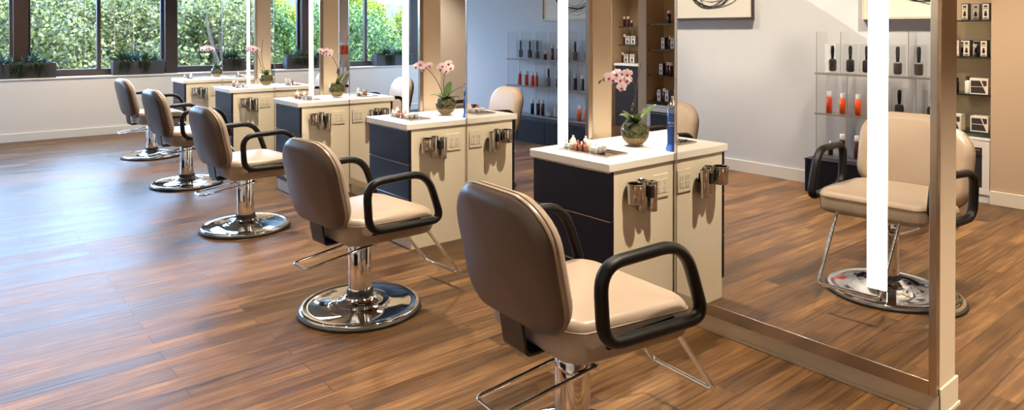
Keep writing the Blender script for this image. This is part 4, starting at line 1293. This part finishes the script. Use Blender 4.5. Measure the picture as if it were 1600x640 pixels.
# ---------------------------------------------------------------- light
world = bpy.data.worlds.new('World'); scene.world = world
world.use_nodes = True
nt = world.node_tree; nt.nodes.clear()
wo = nt.nodes.new('ShaderNodeOutputWorld'); bg = nt.nodes.new('ShaderNodeBackground')
sky = nt.nodes.new('ShaderNodeTexSky')
sky.sky_type = 'HOSEK_WILKIE'; sky.turbidity = 3.0; sky.ground_albedo = 0.3
sky.sun_direction = Vector((0.52, -0.34, 0.78)).normalized()
mixc = nt.nodes.new('ShaderNodeMixRGB'); mixc.inputs[0].default_value = 0.6
mixc.inputs[2].default_value = (0.40, 0.64, 1.0, 1)
nt.links.new(sky.outputs[0], mixc.inputs[1]); nt.links.new(mixc.outputs[0], bg.inputs[0])
bg.inputs[1].default_value = 29.0
nt.links.new(bg.outputs[0], wo.inputs[0])

def lamp(name, typ, loc, energy, col, **k):
    l = bpy.data.lights.new(name, typ); l.energy = energy; l.color = col
    for a, b in k.items(): setattr(l, a, b)
    o = bpy.data.objects.new(name, l); COL.objects.link(o); o.location = loc
    return o
sun = lamp('sun', 'SUN', (0, -20, 30), 8, (1.0, 0.95, 0.84), angle=R(0.6))
sun.rotation_euler = Vector((-0.52, 0.34, -0.78)).to_track_quat('-Z', 'Y').to_euler()
WARM = (1.0, 0.83, 0.62)
lamp('downlight', 'SPOT', (2.28, 1.15 + STEP * 5, CEIL - 0.03), 200, WARM, spot_size=R(95), spot_blend=0.7, shadow_soft_size=0.035)  # row carried on past the mirrors, added to warm the window wall
lamp('downlight', 'SPOT', (0.60, 10.2, CEIL - 0.03), 210, WARM, spot_size=R(110), spot_blend=0.7, shadow_soft_size=0.035)  # added off-row fill that brightens the white wall below the windows
for k in range(-1, 5):
    lamp('downlight', 'SPOT', (2.28, 1.15 + STEP * k, CEIL - 0.03), 360, WARM, spot_size=R(95), spot_blend=0.7, shadow_soft_size=0.035)
    lamp('downlight', 'SPOT', (3.75, 1.15 + STEP * k, CEIL - 0.03), 360, WARM, spot_size=R(95), spot_blend=0.7, shadow_soft_size=0.035)
for y in (-0.6, 0.8, 2.2, 3.6, 4.8):
    lamp('wall_washer', 'SPOT', (-0.28, y, CEIL - 0.03), 430, WARM, spot_size=R(78), spot_blend=0.6, shadow_soft_size=0.04)
for y in (-0.5, 1.4, 3.0):
    lamp('wall_washer', 'SPOT', (5.75, y, CEIL - 0.03), 260, WARM, spot_size=R(110), spot_blend=0.8, shadow_soft_size=0.04)
for y in (6.9, 8.8, 10.4):
    lamp('wall_washer', 'SPOT', (6.9, y, CEIL - 0.03), 200, WARM, spot_size=R(110), spot_blend=0.8, shadow_soft_size=0.04)
for y in (2.1, 2.9):
    lamp('niche_fill', 'SPOT', (6.93, y, CEIL - 0.04), 160, WARM, spot_size=R(70), spot_blend=0.6, shadow_soft_size=0.03)  # added fill to brighten the near niche, no fixture modelled
# portals help the sky light find the windows
def portal(loc, sx, sy, rot):
    l = bpy.data.lights.new('window_daylight', 'AREA'); l.shape = 'RECTANGLE'; l.size = sx; l.size_y = sy
    l.cycles.is_portal = True
    o = bpy.data.objects.new('window_daylight', l); COL.objects.link(o); o.location = loc; o.rotation_euler = rot
portal((0.9, 11.62, 1.9), 8.7, 2.1, (R(-90), 0, 0))
portal((-3.62, 10.2, 1.775), 2.0, 1.25, (R(90), 0, R(-90)))

# ---------------------------------------------------------------- camera
cam = bpy.data.cameras.new('Camera')
co = bpy.data.objects.new('Camera', cam); COL.objects.link(co)
cam.sensor_fit = 'HORIZONTAL'; cam.sensor_width = 36.0
cam.lens = 1098.0 / 1600 * 36
cam.shift_x = -14.0 / 1600
cam.shift_y = -(320 - 59.9) / 1600
cam.clip_start = 0.02; cam.clip_end = 200
co.location = (0, 0, 1.44)
co.rotation_euler = (R(90 - 0.56), 0, R(-39.85))
scene.camera = co

scene.view_settings.view_transform = 'Standard'
scene.view_settings.look = 'None'
scene.view_settings.gamma = 1.0
scene.view_settings.exposure = 0.2
scene.view_settings.use_curve_mapping = False
cy = scene.cycles
cy.use_denoising = True
cy.max_bounces = 12; cy.diffuse_bounces = 4; cy.glossy_bounces = 8; cy.transmission_bounces = 8; cy.transparent_max_bounces = 24
cy.caustics_reflective = False; cy.caustics_refractive = False
cy.sample_clamp_indirect = 6.0
